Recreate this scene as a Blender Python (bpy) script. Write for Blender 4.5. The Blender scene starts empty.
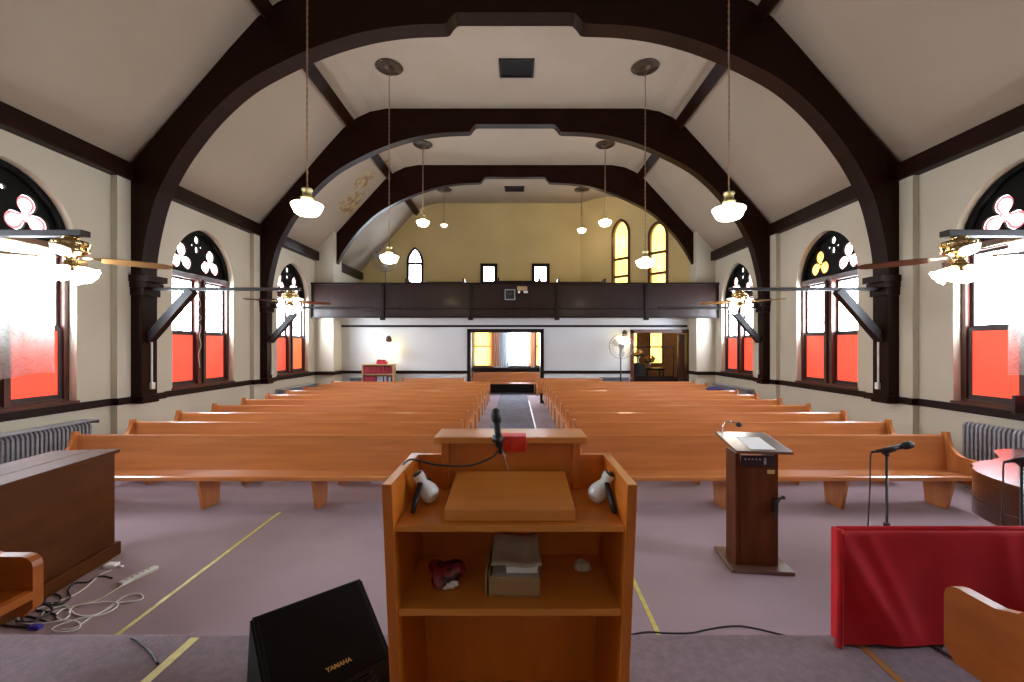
import bpy, bmesh, math, random
from mathutils import Vector, Matrix
from mathutils.geometry import tessellate_polygon
random.seed(7)
PI = math.pi
S = bpy.context.scene
COL = S.collection

# ------------------------------------------------------------------ camera, world, exposure
cam_d = bpy.data.cameras.new('camera'); cam = bpy.data.objects.new('camera', cam_d); COL.objects.link(cam)
cam.location = (0, 0, 2.1); cam.rotation_euler = (PI/2, 0, 0)
cam_d.sensor_width = 36; cam_d.lens = 430/1024*36
cam_d.shift_x = -3/1024; cam_d.shift_y = 4/1024
cam_d.clip_start = 0.05; cam_d.clip_end = 200
S.camera = cam
w = bpy.data.worlds.new('world'); S.world = w; w.use_nodes = True
w.node_tree.nodes['Background'].inputs[0].default_value = (0.75, 0.82, 1, 1)
w.node_tree.nodes['Background'].inputs[1].default_value = 1.0
S.view_settings.view_transform = 'Standard'; S.view_settings.look = 'None'
S.view_settings.gamma = 1; S.view_settings.use_curve_mapping = False
S.view_settings.exposure = 1.25
WHITE_PANE, RED_PANE, LAMP = 23.0, .45, 14.0

# ------------------------------------------------------------------ materials
def nodes(m):
    m.use_nodes = True; nt = m.node_tree; return nt, nt.nodes, nt.links
def ramp(N, stops):
    r = N.new('ShaderNodeValToRGB'); e = r.color_ramp.elements
    while len(e) < len(stops): e.new(0.5)
    for i, (p, c) in enumerate(stops): e[i].position = p; e[i].color = (*c, 1)
    return r
def coords(N, L, scale):
    t = N.new('ShaderNodeTexCoord'); mp = N.new('ShaderNodeMapping'); mp.inputs['Scale'].default_value = scale
    L.new(t.outputs['Object'], mp.inputs['Vector']); return mp
def surf(name, c1, c2=None, rough=.5, metal=0, scale=(4,4,4), detail=4, coat=0, bump=0, spread=(.35,.65), coat_rough=.15, spec=.5, bscale=None):
    m = bpy.data.materials.new(name); nt, N, L = nodes(m); b = N['Principled BSDF']
    b.inputs['Roughness'].default_value = rough; b.inputs['Metallic'].default_value = metal
    b.inputs['Coat Weight'].default_value = coat; b.inputs['Coat Roughness'].default_value = coat_rough
    b.inputs['Specular IOR Level'].default_value = spec
    c2 = c2 or tuple(x*.8 for x in c1)
    mp = coords(N, L, scale); n = N.new('ShaderNodeTexNoise'); n.inputs['Scale'].default_value = 1; n.inputs['Detail'].default_value = detail
    L.new(mp.outputs[0], n.inputs['Vector']); r = ramp(N, [(spread[0], c2), (spread[1], c1)])
    L.new(n.outputs['Fac'], r.inputs[0]); L.new(r.outputs[0], b.inputs['Base Color'])
    if bump:
        src = n
        if bscale:
            mp2 = coords(N, L, bscale); src = N.new('ShaderNodeTexNoise'); src.inputs['Scale'].default_value = 1; src.inputs['Detail'].default_value = 2
            L.new(mp2.outputs[0], src.inputs['Vector'])
        bp = N.new('ShaderNodeBump'); bp.inputs['Strength'].default_value = bump; bp.inputs['Distance'].default_value = .01
        L.new(src.outputs['Fac'], bp.inputs['Height']); L.new(bp.outputs[0], b.inputs['Normal'])
    return m
def glow(name, c, s, c2=None, scale=(3,3,3)):
    m = bpy.data.materials.new(name); nt, N, L = nodes(m); b = N['Principled BSDF']
    b.inputs['Base Color'].default_value = (*[min(1, x) for x in c], 1); b.inputs['Roughness'].default_value = .25
    b.inputs['Emission Strength'].default_value = s
    c2 = c2 or c
    mp = coords(N, L, scale); n = N.new('ShaderNodeTexNoise'); n.inputs['Scale'].default_value = 1
    L.new(mp.outputs[0], n.inputs['Vector']); r = ramp(N, [(.3, c2), (.7, c)]); L.new(n.outputs['Fac'], r.inputs[0])
    L.new(r.outputs[0], b.inputs['Emission Color'])
    return m

M = {}
M['arch'] = surf('dark_stained_arch_wood', (.016,.0036,.0012), (.011,.0024,.0008), rough=.42, scale=(1.5,1.5,9), coat=0, spec=.12)
M['trim'] = surf('dark_brown_trim_wood', (.012,.0038,.003), (.008,.0025,.002), rough=.42, scale=(9,2,9), coat=.05, spec=.2)
M['balcony'] = surf('dark_balcony_panelling', (.024,.009,.0065), (.016,.006,.0045), rough=.4, scale=(14,2,1), coat=.1, spec=.25)
M['frame'] = surf('reddish_window_wood', (.095,.022,.010), (.055,.014,.007), rough=.35, scale=(9,9,2), coat=.3)
M['tracery'] = surf('near_black_tracery', (.003,.0025,.002), (.002,.0018,.0015), rough=.6, scale=(5,5,5), spec=.15)
M['sash'] = surf('dark_sash_wood', (.035,.02,.02), (.02,.012,.013), rough=.4, scale=(9,9,2), coat=.2)
M['plaster'] = surf('cream_wall_plaster', (.55,.50,.40), (.52,.47,.37), rough=.75, scale=(.7,.7,.7), detail=6, bump=.08, bscale=(9,9,9))
M['white_wall'] = surf('white_wall_plaster', (.62,.62,.62), (.58,.58,.59), rough=.7, scale=(.7,.7,.7), detail=6)
M['tan_wall'] = surf('tan_gallery_plaster', (.68,.52,.24), (.62,.465,.21), rough=.75, scale=(.7,.7,.7), detail=6)
M['pew'] = surf('honey_oak_pew', (.58,.21,.06), (.45,.145,.036), rough=.28, scale=(.9,9,14), coat=.6, spread=(.3,.7), coat_rough=.1)
M['pew_end'] = surf('honey_oak_upright', (.55,.20,.055), (.42,.14,.034), rough=.3, scale=(9,9,1.2), coat=.45, spread=(.3,.7), coat_rough=.2)
M['bench'] = surf('dark_orange_bench_oak', (.40,.105,.012), (.32,.08,.008), rough=.4, scale=(3,3,9), spec=.3)
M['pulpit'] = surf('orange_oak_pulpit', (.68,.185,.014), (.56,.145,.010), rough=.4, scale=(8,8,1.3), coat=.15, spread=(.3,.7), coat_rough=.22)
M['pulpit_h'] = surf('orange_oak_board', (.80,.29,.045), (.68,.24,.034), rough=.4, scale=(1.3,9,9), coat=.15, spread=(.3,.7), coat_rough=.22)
M['console'] = surf('brown_console_veneer', (.095,.027,.005), (.07,.019,.0035), rough=.5, scale=(6,2,6), coat=0, spec=.12)
M['lectern'] = surf('walnut_lectern', (.105,.027,.008), (.075,.019,.005), rough=.5, scale=(12,12,1.2), coat=0, spec=.12)
M['lectern_top'] = surf('walnut_lectern_top', (.13,.065,.04), (.10,.05,.03), rough=.3, scale=(2,12,12), coat=.4)
M['piano'] = surf('dark_mahogany_piano', (.07,.018,.008), (.045,.012,.006), rough=.25, scale=(3,3,9), coat=.6, coat_rough=.08)
M['carpet'] = surf('mauve_carpet', (.37,.27,.30), (.32,.232,.26), rough=.95, scale=(.9,.9,.9), detail=9, bump=.5, bscale=(160,160,160), spec=.1)
M['carpet_up'] = surf('mauve_platform_carpet', (.27,.205,.23), (.225,.17,.192), rough=.95, scale=(28,28,28), detail=4, bump=.4, bscale=(170,170,170), spec=.1)
M['runner'] = surf('grey_aisle_carpet', (.20,.19,.24), (.165,.155,.20), rough=.95, scale=(3,3,3), bump=.3, bscale=(160,160,160), spec=.1)
M['tape'] = surf('yellow_tape', (.66,.55,.13), (.5,.42,.12), rough=.5, scale=(2,12,2))
M['tape_w'] = surf('white_tape', (.75,.74,.72), rough=.5)
M['tape_o'] = surf('orange_tape', (.38,.15,.03), rough=.5)
M['brass'] = surf('polished_brass', (.66,.52,.27), (.5,.38,.17), rough=.18, metal=1)
M['chain'] = surf('aged_chain', (.30,.19,.12), rough=.5, metal=.4)
M['bronze'] = surf('bronze_medallion', (.07,.04,.025), (.03,.018,.012), rough=.4, metal=.5, scale=(20,20,20))
M['fitter'] = surf('antique_brass_fitter', (.35,.31,.16), rough=.35, metal=.7)
M['chrome'] = surf('chrome', (.8,.8,.8), rough=.15, metal=1)
M['steel'] = surf('grey_painted_iron', (.29,.29,.32), (.24,.24,.27), rough=.45, metal=.2, scale=(9,9,9))
M['cover'] = surf('grey_radiator_cover', (.25,.26,.28), rough=.4, metal=.2)
M['black'] = surf('black_plastic', (.010,.010,.011), (.007,.007,.008), rough=.4)
M['black_cab'] = surf('black_cabinet_carpet', (.008,.006,.007), (.005,.004,.004), rough=.6, scale=(60,60,60), spec=.25)
M['grille'] = surf('black_speaker_grille', (.006,.004,.004), (.003,.002,.002), rough=.7, scale=(200,200,200), spec=.15)
M['gold'] = surf('gold_lettering', (.6,.42,.16), rough=.4, metal=.3)
M['mic'] = surf('dark_mic_mesh', (.02,.02,.022), (.01,.01,.011), rough=.5, metal=0, scale=(200,200,200))
M['ceramic'] = surf('white_enamel', (.82,.80,.76), rough=.25, coat=.5)
M['paper'] = surf('white_paper', (.88,.88,.9), (.85,.85,.87), rough=.8)
M['old_paper'] = surf('aged_paper', (.58,.53,.46), (.5,.45,.38), rough=.8)
M['card'] = surf('brown_cardboard', (.42,.28,.14), (.36,.23,.11), rough=.8, scale=(3,3,30))
M['velvet'] = surf('crimson_velvet', (.58,.009,.015), (.46,.007,.011), rough=.75, scale=(3,3,3), spec=.3)
M['velvet'].node_tree.nodes['Principled BSDF'].inputs['Sheen Weight'].default_value = .3
M['velvet'].node_tree.nodes['Principled BSDF'].inputs['Sheen Tint'].default_value = (.9,.15,.2,1)
M['red_cloth'] = surf('bright_red_cloth', (.80,.045,.02), (.7,.035,.015), rough=.7)
M['white_cable'] = surf('white_cable', (.75,.72,.68), rough=.5)
M['black_cable'] = surf('black_cable', (.02,.018,.018), rough=.5)
M['strip'] = surf('ivory_plastic', (.62,.60,.52), rough=.5)
M['blue'] = surf('blue_plastic', (.04,.03,.35), rough=.4)
M['navy'] = surf('navy_cloth', (.03,.03,.16), rough=.7)
M['blade_tan'] = surf('tan_fan_blade', (.42,.25,.10), (.34,.2,.08), rough=.4, scale=(3,12,12))
M['blade_brown'] = surf('brown_fan_blade', (.10,.032,.014), (.075,.024,.01), rough=.35, scale=(3,12,12), coat=.3)
M['bookred'] = surf('maroon_book_cloth', (.32,.012,.03), (.26,.01,.022), rough=.6)
M['bookgrey'] = surf('grey_book_cloth', (.35,.36,.40), rough=.6)
M['bookblack'] = surf('black_book_cloth', (.02,.02,.03), rough=.5)
M['bookcase'] = surf('pale_pine_bookcase', (.52,.30,.13), (.46,.26,.11), rough=.45, scale=(9,9,1.2))
M['red_plastic'] = surf('red_box_card', (.5,.02,.03), rough=.4)
M['leaf'] = surf('dark_green_leaf', (.03,.07,.015), rough=.5)
M['petal'] = surf('orange_petal', (.85,.35,.08), (.8,.5,.25), rough=.6, scale=(9,9,9))
M['bag'] = surf('dark_snack_bag', (.05,.008,.012), (.25,.02,.03), rough=.25, scale=(14,14,14), spread=(.45,.55))
M['vent'] = surf('black_vent', (.006,.005,.005), rough=.6)
M['brownwall'] = surf('brown_room_wall', (.62,.34,.20), rough=.6)
M['bark'] = surf('dark_jacket_cloth', (.012,.009,.008), rough=.8)
M['white_glass'] = glow('daylit_clear_pane', (.80,.91,1.0), WHITE_PANE, (.76,.87,1.0))
M['red_glass'] = glow('daylit_red_pane', (1.0,.085,.045), RED_PANE, (1.0,.062,.035), scale=(1.2,1.2,1.2))
M['red_glass2'] = glow('daylit_orange_red_pane', (1.0,.17,.05), RED_PANE*1.05, (1.0,.11,.04), scale=(1.2,1.2,1.2))
M['tr_glass'] = glow('daylit_tracery_glass', (1.0,.96,.90), 3)
M['tr_pink'] = glow('daylit_pink_border_glass', (1.0,.22,.27), .5)
M['tr_amber'] = glow('daylit_amber_glass', (1.0,.42,.06), 1.6, (1.0,.62,.16), scale=(6,6,6))
M['tr_cream'] = glow('daylit_pale_border_glass', (.95,.88,.62), .8)
M['yellow_glass'] = glow('daylit_yellow_glass', (1.0,.74,.20), 1.5, (1.0,.60,.10), scale=(2,2,2))
M['lamp'] = glow('lit_opal_glass', (1.0,.82,.52), LAMP)
M['lamp_off_glow'] = glow('faint_glow_opal_glass', (1.0,.82,.72), .55)  # unlit globe, with a faint glow put into its glass
M['fan_lamp'] = glow('lit_frosted_tulip_glass', (1.0,.95,.88), 9)
M['tulip_dim'] = glow('amber_tulip_glass', (1.0,.70,.35), 1.1)
M['sconce'] = glow('lit_sconce_glass', (1.0,.85,.50), 7)

def ceiling_mat():
    m = surf('greige_ceiling_plaster', (.33,.26,.198), (.305,.24,.18), rough=.8, scale=(.5,.5,.5), detail=5, bump=.05, bscale=(7,7,7))
    nt, N, L = nodes(m); b = N['Principled BSDF']; base = b.inputs['Base Color'].links[0].from_socket
    g = N.new('ShaderNodeTexCoord')
    fac = None
    for (p, r0, sc) in [((-5.6,14.5,6.85), 1.15, 1.15), ((-5.0,14.1,7.5), .9, 1.0), ((-4.3,14.2,8.1), .6, .8)]:
        vm = N.new('ShaderNodeVectorMath'); vm.operation = 'DISTANCE'; vm.inputs[1].default_value = p
        L.new(g.outputs['Object'], vm.inputs[0])
        mr = N.new('ShaderNodeMapRange'); mr.inputs[1].default_value = 0; mr.inputs[2].default_value = r0; mr.inputs[3].default_value = .62*sc; mr.inputs[4].default_value = 0
        L.new(vm.outputs['Value'], mr.inputs[0])
        n = N.new('ShaderNodeTexNoise'); n.inputs['Scale'].default_value = 3.2; n.inputs['Detail'].default_value = 9
        L.new(g.outputs['Object'], n.inputs['Vector'])
        ad = N.new('ShaderNodeMath'); ad.operation = 'ADD'; L.new(mr.outputs[0], ad.inputs[0]); L.new(n.outputs['Fac'], ad.inputs[1])
        m2 = N.new('ShaderNodeMapRange'); m2.inputs[1].default_value = .82; m2.inputs[2].default_value = 1.0
        L.new(ad.outputs[0], m2.inputs[0])
        if fac is None: fac = m2.outputs[0]
        else:
            mx = N.new('ShaderNodeMath'); mx.operation = 'MAXIMUM'; L.new(fac, mx.inputs[0]); L.new(m2.outputs[0], mx.inputs[1]); fac = mx.outputs[0]
    n2 = N.new('ShaderNodeTexNoise'); n2.inputs['Scale'].default_value = 5; L.new(g.outputs['Object'], n2.inputs['Vector'])
    rr = ramp(N, [(.4, (.16,.08,.02)), (.6, (.42,.29,.13))]); L.new(n2.outputs['Fac'], rr.inputs[0])
    mix = N.new('ShaderNodeMix'); mix.data_type = 'RGBA'
    ml = N.new('ShaderNodeMath'); ml.operation = 'MULTIPLY'; ml.inputs[1].default_value = .8; L.new(fac, ml.inputs[0])
    L.new(ml.outputs[0], mix.inputs[0]); L.new(base, mix.inputs[6]); L.new(rr.outputs[0], mix.inputs[7])
    L.new(mix.outputs[2], b.inputs['Base Color'])
    return m
M['ceiling'] = ceiling_mat()
def sheer(name, c, density, pattern=None, lo=None):
    m = bpy.data.materials.new(name); nt, N, L = nodes(m); out = N['Material Output']; b = N['Principled BSDF']
    b.inputs['Roughness'].default_value = .9; b.inputs['Base Color'].default_value = (*c, 1)
    if pattern:
        mp = coords(N, L, (5,5,5)); v = N.new('ShaderNodeTexNoise'); v.inputs['Scale'].default_value = 1; v.inputs['Detail'].default_value = 3
        v.inputs['Distortion'].default_value = 2.5
        L.new(mp.outputs[0], v.inputs['Vector']); r = ramp(N, [(.47, c), (.5, pattern), (.53, c)])
        L.new(v.outputs['Fac'], r.inputs[0]); L.new(r.outputs[0], b.inputs['Base Color'])
    tl = N.new('ShaderNodeBsdfTranslucent'); tl.inputs[0].default_value = (*c, 1)
    mix = N.new('ShaderNodeMixShader'); mix.inputs[0].default_value = .55
    L.new(b.outputs[0], mix.inputs[1]); L.new(tl.outputs[0], mix.inputs[2])
    tr = N.new('ShaderNodeBsdfTransparent'); m2 = N.new('ShaderNodeMixShader'); m2.inputs[0].default_value = density
    L.new(tr.outputs[0], m2.inputs[1]); L.new(mix.outputs[0], m2.inputs[2]); L.new(m2.outputs[0], out.inputs['Surface'])
    return m
M['sheer'] = sheer('floral_sheer_curtain', (.40,.40,.36), .6, (.10,.05,.06))
M['orange_sheer'] = sheer('salmon_curtain', (.85,.42,.25), .75)
M['white_sheer'] = sheer('pale_curtain', (.75,.80,.86), .75)
def guard_mat():
    m = bpy.data.materials.new('clear_fan_blade'); nt, N, L = nodes(m); out = N['Material Output']; b = N['Principled BSDF']
    b.inputs['Base Color'].default_value = (.6,.6,.6,1); tr = N.new('ShaderNodeBsdfTransparent'); mx = N.new('ShaderNodeMixShader'); mx.inputs[0].default_value = .55
    L.new(tr.outputs[0], mx.inputs[1]); L.new(b.outputs[0], mx.inputs[2]); L.new(mx.outputs[0], out.inputs['Surface']); return m
M['clear'] = guard_mat()

# ------------------------------------------------------------------ mesh helpers
class MB:
    def __init__(s): s.bm = bmesh.new(); s.smooth = False
    def _add(s, verts, faces, sm=False):
        vs = [s.bm.verts.new(v) for v in verts]
        for f in faces:
            try:
                fc = s.bm.faces.new([vs[i] for i in f]); fc.smooth = sm
            except ValueError: pass
        return vs
    def box(s, a, b, bev=0, mtx=None):
        x0, x1 = sorted((a[0], b[0])); y0, y1 = sorted((a[1], b[1])); z0, z1 = sorted((a[2], b[2]))
        V = [(x,y,z) for x in (x0,x1) for y in (y0,y1) for z in (z0,z1)]
        F = [(0,1,3,2),(4,6,7,5),(0,4,5,1),(2,3,7,6),(0,2,6,4),(1,5,7,3)]
        if mtx: V = [mtx @ Vector(v) for v in V]
        vs = s._add(V, F)
        if bev:
            es = list({e for v in vs for e in v.link_edges})
            bmesh.ops.bevel(s.bm, geom=es, offset=bev, segments=2, affect='EDGES', profile=.6)
        return s
    def hexa(s, V, bev=0):   # 8 points: bottom 4 ccw, top 4 ccw
        vs = s._add(V, [(3,2,1,0),(4,5,6,7),(0,1,5,4),(1,2,6,5),(2,3,7,6),(3,0,4,7)])
        if bev:
            es = list({e for v in vs for e in v.link_edges})
            bmesh.ops.bevel(s.bm, geom=es, offset=bev, segments=2, affect='EDGES', profile=.6)
        return s
    def poly(s, outer, to3, depth, holes=()):
        # outer/holes: lists of 2D points; to3(u,v,d) -> 3D; extruded d from 0 to depth
        loops = [list(outer)] + [list(h) for h in holes]
        tris = tessellate_polygon([[Vector((p[0], p[1], 0)) for p in l] for l in loops])
        flat = [p for l in loops for p in l]; n = len(flat)
        V = [to3(p[0], p[1], 0) for p in flat] + [to3(p[0], p[1], depth) for p in flat]
        F = [tuple(t) for t in tris] + [tuple(i+n for i in reversed(t)) for t in tris]
        o = 0
        for l in loops:
            k = len(l)
            for i in range(k): F.append((o+i, o+(i+1) % k, n+o+(i+1) % k, n+o+i))
            o += k
        s._add(V, F); return s
    def bar(s, a, b, wd, th, up=(0,0,1)):
        a = Vector(a); b = Vector(b); d = (b-a).normalized(); u = Vector(up); sd = d.cross(u).normalized(); u2 = sd.cross(d).normalized()
        V = []
        for p in (a, b):
            for (i, j) in ((-1,-1),(1,-1),(1,1),(-1,1)): V.append(p + sd*wd/2*i + u2*th/2*j)
        s._add(V, [(3,2,1,0),(4,5,6,7),(0,1,5,4),(1,2,6,5),(2,3,7,6),(3,0,4,7)]); return s
    def tube(s, pts, r, seg=8, closed=False, cap=True):
        pts = [Vector(p) for p in pts]; n = len(pts); rings = []
        rr = r if isinstance(r, (list, tuple)) else [r]*n
        prev = None
        for i, p in enumerate(pts):
            if closed: d = pts[(i+1) % n] - pts[i-1]
            else: d = pts[min(i+1, n-1)] - pts[max(i-1, 0)]
            d.normalize()
            if prev is None:
                u = d.cross(Vector((0,0,1)));
                if u.length < .1: u = d.cross(Vector((1,0,0)))
                u.normalize()
            else:
                u = prev - d*prev.dot(d); u.normalize()
            prev = u; v = d.cross(u)
            rings.append([s.bm.verts.new(p + (u*math.cos(2*PI*k/seg) + v*math.sin(2*PI*k/seg))*rr[i]) for k in range(seg)])
        m = n if closed else n-1
        for i in range(m):
            a, b = rings[i], rings[(i+1) % n]
            for k in range(seg):
                f = s.bm.faces.new((a[k], a[(k+1) % seg], b[(k+1) % seg], b[k])); f.smooth = True
        if not closed and cap:
            s.bm.faces.new(list(reversed(rings[0]))); s.bm.faces.new(rings[-1])
        return s
    def lathe(s, prof, seg=24, mtx=None, sm=True):
        rings = []
        for (r, z) in prof:
            if r < 1e-5: v = s.bm.verts.new((0,0,z)); rings.append([v])
            else: rings.append([s.bm.verts.new((r*math.cos(2*PI*k/seg), r*math.sin(2*PI*k/seg), z)) for k in range(seg)])
        new = [v for g in rings for v in g]
        for a, b in zip(rings, rings[1:]):
            for k in range(seg):
                k2 = (k+1) % seg
                if len(a) == 1 and len(b) == 1: continue
                if len(a) == 1: f = s.bm.faces.new((a[0], b[k2], b[k]))
                elif len(b) == 1: f = s.bm.faces.new((a[k], a[k2], b[0]))
                else: f = s.bm.faces.new((a[k], a[k2], b[k2], b[k]))
                f.smooth = sm
        if mtx:
            for v in new: v.co = mtx @ v.co
        return s
    def cyl(s, c, r, h, seg=20, r2=None, mtx=None):
        r2 = r if r2 is None else r2
        T = Matrix.Translation(Vector(c)) if mtx is None else mtx
        return s.lathe([(0,0),(r,0),(r2,h),(0,h)], seg, T, sm=False)
    def sphere(s, c, r, seg=16, sc=(1,1,1), mtx=None):
        prof = [(max(0, math.sin(PI*i/(seg//2))), -math.cos(PI*i/(seg//2))) for i in range(seg//2+1)]
        prof[0] = (0,-1); prof[-1] = (0,1)
        T = Matrix.Translation(Vector(c)) @ (mtx or Matrix()) @ Matrix.Diagonal((r*sc[0], r*sc[1], r*sc[2], 1))
        return s.lathe(prof, seg, T)
    def build(s, name, mat, parent=None):
        bmesh.ops.recalc_face_normals(s.bm, faces=s.bm.faces[:])
        me = bpy.data.meshes.new(name); s.bm.to_mesh(me); s.bm.free(); me.materials.append(mat)
        o = bpy.data.objects.new(name, me); COL.objects.link(o)
        if parent: o.parent = parent
        return o
def empty(name, loc=(0,0,0), rz=0, label=None, cat=None, group=None, kind=None):
    o = bpy.data.objects.new(name, None); COL.objects.link(o); o.location = loc; o.rotation_euler = (0,0,rz)
    o.empty_display_size = .1
    return tag(o, label, cat, group, kind)
def tag(o, label=None, cat=None, group=None, kind=None):
    if label: o['label'] = label
    if cat: o['category'] = cat
    if group: o['group'] = group
    if kind: o['kind'] = kind
    return o
def kids(o): return [c for c in bpy.data.objects if c.parent == o]
def copy_tree(o, loc, label=None, rz=None):
    table = {}
    for c in list(bpy.data.objects):
        if c.parent: table.setdefault(c.parent, []).append(c)
    def rec(a, par):
        c = a.copy(); COL.objects.link(c); c.parent = par
        for ch in table.get(a, []): rec(ch, c)
        return c
    r = rec(o, None); r.location = loc
    if rz is not None: r.rotation_euler = (0,0,rz)
    if label: r['label'] = label
    return r
def struct(o): o['kind'] = 'structure'; return o
def curve_pts(P, n=8):   # Catmull-Rom
    P = [Vector(p) for p in P]; out = []
    Q = [P[0]*2-P[1]] + P + [P[-1]*2-P[-2]]
    for i in range(1, len(Q)-2):
        for k in range(n):
            t = k/n; a, b, c, d = Q[i-1:i+3]
            out.append(.5*((2*b)+(c-a)*t+(2*a-5*b+4*c-d)*t*t+(3*b-a-3*c+d)*t**3))
    out.append(P[-1]); return out

# ------------------------------------------------------------------ room dimensions
W = 6.9; Y0 = -3.6; YB = 15.5; YG = 19.1; PZ = .45; PE = 2.46
WY = [1.9, 5.83, 9.6, 13.42]          # window centres along the side walls
AY = [0.0, 3.8, 7.6, 11.45, 15.05]         # arch fronts
CEIL = [(W,5.3),(4.55,7.90),(4.2,8.16),(3.85,8.32),(3.4,8.4)]
def ceil_z(x):
    x = abs(x)
    if x <= 3.4: return 8.4
    for (a, za), (b, zb) in zip(CEIL, CEIL[1:]):
        if b <= x <= a: return za + (zb-za)*(a-x)/(a-b)
    return 5.3

# floors
m = MB(); m.poly([(-W-.3,PE),(W+.3,PE),(W+.3,YG+.3),(-W-.3,YG+.3)], lambda u,v,d: (u,v,-d), .2)
struct(m.build('floor', M['carpet']))
m = MB(); m.box((-W,Y0,0), (W,PE-.03,PZ-.03)); m.box((-W,Y0,PZ-.06), (W,PE,PZ), .02)
o = struct(m.build('floor_platform', M['carpet_up']))
m = MB(); m.box((-.62,5.0,.001), (.5,19.0,.008)); tag(m.build('aisle_carpet', M['runner']), 'grey carpet runner down the centre aisle', 'carpet')
m = MB(); m.box((.5,5.0,.002), (.535,16.2,.0095)); tag(m.build('floor_tape', M['tape_w']), 'white tape strip along the right edge of the aisle runner', 'tape')
def tape(a, b, wd, z, mat, label):
    m = MB(); m.bar((*a, z), (*b, z), wd, .002); tag(m.build('floor_tape', mat), label, 'tape', None)
tape((-2.95,5.4), (-2.88,3.08), .035, .002, M['tape'], 'long yellow tape line on the floor right of the cables and power strip')
tape((1.06,4.0), (1.04,3.05), .035, .002, M['tape'], 'yellow tape line on the floor between pulpit and lectern')
tape((-1.80,2.42), (-1.83,1.2), .05, PZ+.002, M['tape'], 'yellow tape line on the platform left of the black monitor speaker')
tape((1.9,2.40), (1.86,1.2), .035, PZ+.002, M['tape_o'], 'orange tape line on the platform below the red draped rail')
m = MB(); m.bar((-4.6,5.1,.001), (-2.95,4.75,.001), .015, .003)
# ceiling
prof = [(-x,z) for x,z in CEIL] + [(x,z) for x,z in reversed(CEIL)]
outer = prof + [(x*1.04, z+.25) for x,z in reversed(prof)]
m = MB(); m.poly(outer, lambda u,v,d: (u, Y0+d, v), YG-Y0)
struct(m.build('ceiling', M['ceiling']))

# window outline helper (local: s across, z up from sill)
def pointed(hw, spring, rise, n=12):
    k = (rise*rise-hw*hw)/(2*hw); rho = hw+k
    a1 = math.asin(min(1, rise/rho))
    R = [(-k+rho*math.cos(a1*i/n), spring+rho*math.sin(a1*i/n)) for i in range(n+1)]
    Lf = [(-x, z) for x, z in reversed(R[:-1])]
    return [(-hw,0),(hw,0)] + R + Lf
HW, SP, RI, SILL = .94, 2.40, 1.05, 1.2
# side walls
for side, name in ((-1,'left'), (1,'right')):
    outer = [(Y0,0),(YG,0),(YG,5.45),(Y0,5.45)]
    hs = [[(yc+p[0], SILL+p[1]) for p in pointed(HW, SP, RI)] for yc in WY]
    m = MB(); m.poly(outer, lambda u,v,d: (side*(W+d), u, v), .34, hs)
    struct(m.build('wall_'+name, M['plaster']))
    # pilasters, posts' plaster backing
    for i, ay in enumerate(AY[:4]):
        m = MB(); m.box((side*(W-.11), ay-.26, 0), (side*(W+.05), ay+.72, 5.02))
        struct(m.build('trim_%d' % (1+i), M['plaster']))
    # return pier beside the gallery front
    zt = ceil_z(6.25)
    m = MB(); m.poly([(6.25,0),(W,0),(W,5.3),(6.25,zt)], lambda u,v,d: (side*u, 14.8+d, v), .7)
    struct(m.build('trim_9', M['plaster']))
    # chair rail, picture cornice
    m = MB()
    m.box((side*(W-.05), Y0, 1.07), (side*(W+.02), 14.8, 1.19), .008)
    for ay in AY[:4]: m.box((side*(W-.15), ay-.28, 1.07), (side*W, ay+.74, 1.19), .008)
    m.box((side*(6.22), 14.74, 1.07), (side*W, 14.82, 1.19)); m.box((side*6.19, 14.76, 1.07), (side*6.25, YB, 1.19))
    struct(m.build('trim_rail_'+name, M['trim']))
    m = MB()
    m.box((side*(W-.17), Y0, 5.0), (side*(W+.02), 14.8, 5.3), .015)
    m.box((side*(W-.17), YB, 5.0), (side*(W+.02), YG, 5.3), .015)
    struct(m.build('trim_cornice_'+name, M['arch']))
    # purlin beam on the roof slope
    px, pz = 4.40, ceil_z(4.40)
    a = math.atan2(2.6, 2.35)
    m = MB()
    T = Matrix.Translation((side*px, 0, pz)) @ Matrix.Rotation(side*a, 4, 'Y')
    m.box((-.12, Y0, -.13), (.12, YG if side < 0 else AY[4], .02), mtx=T)
    struct(m.build('trim_purlin_'+name, M['arch']))
# end wall behind the camera
m = MB(); m.poly([(-W,0),(W,0)] + [(x,z) for x,z in CEIL] + [(-x,z) for x,z in reversed(CEIL)], lambda u,v,d: (u, Y0-d, v), .3)
struct(m.build('wall_front', M['plaster']))
# lower back wall with two openings
D1 = (-1.62,.94,2.58); D2 = (4.25,6.22,2.56)
op1 = [(D1[0],-.01),(D1[1],-.01),(D1[1],D1[2]),(D1[0],D1[2])]
poly = [(-6.25,0),(D1[0],0),(D1[0],D1[2]),(D1[1],D1[2]),(D1[1],0),(D2[0],0),(D2[0],D2[2]),(D2[1],D2[2]),(D2[1],0),(6.25,0),(6.25,3.1),(-6.25,3.1)]
m = MB(); m.poly(poly, lambda u,v,d: (u, YB+d, v), .22)
struct(m.build('wall_back', M['white_wall']))
m = MB()
for a, b in ((-6.25,D1[0]-.09),(D1[1]+.09,D2[0]-.09)): m.box((a,YB-.04,1.07),(b,YB+.01,1.18))
m.box((-6.25,YB-.035,2.74),(6.2,YB+.01,2.82))
struct(m.build('trim_rail_back', M['trim']))
for k, d in enumerate((D1, D2)):
    m = MB()
    m.box((d[0]-.1,YB-.05,0),(d[0]+.03,YB+.25,d[2]+.1)); m.box((d[1]-.03,YB-.05,0),(d[1]+.1,YB+.25,d[2]+.1)); m.box((d[0]-.1,YB-.05,d[2]-.03),(d[1]+.1,YB+.25,d[2]+.1))
    struct(m.build('door_%d' % (k+1), M['frame'] if k else M['trim']))
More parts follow.
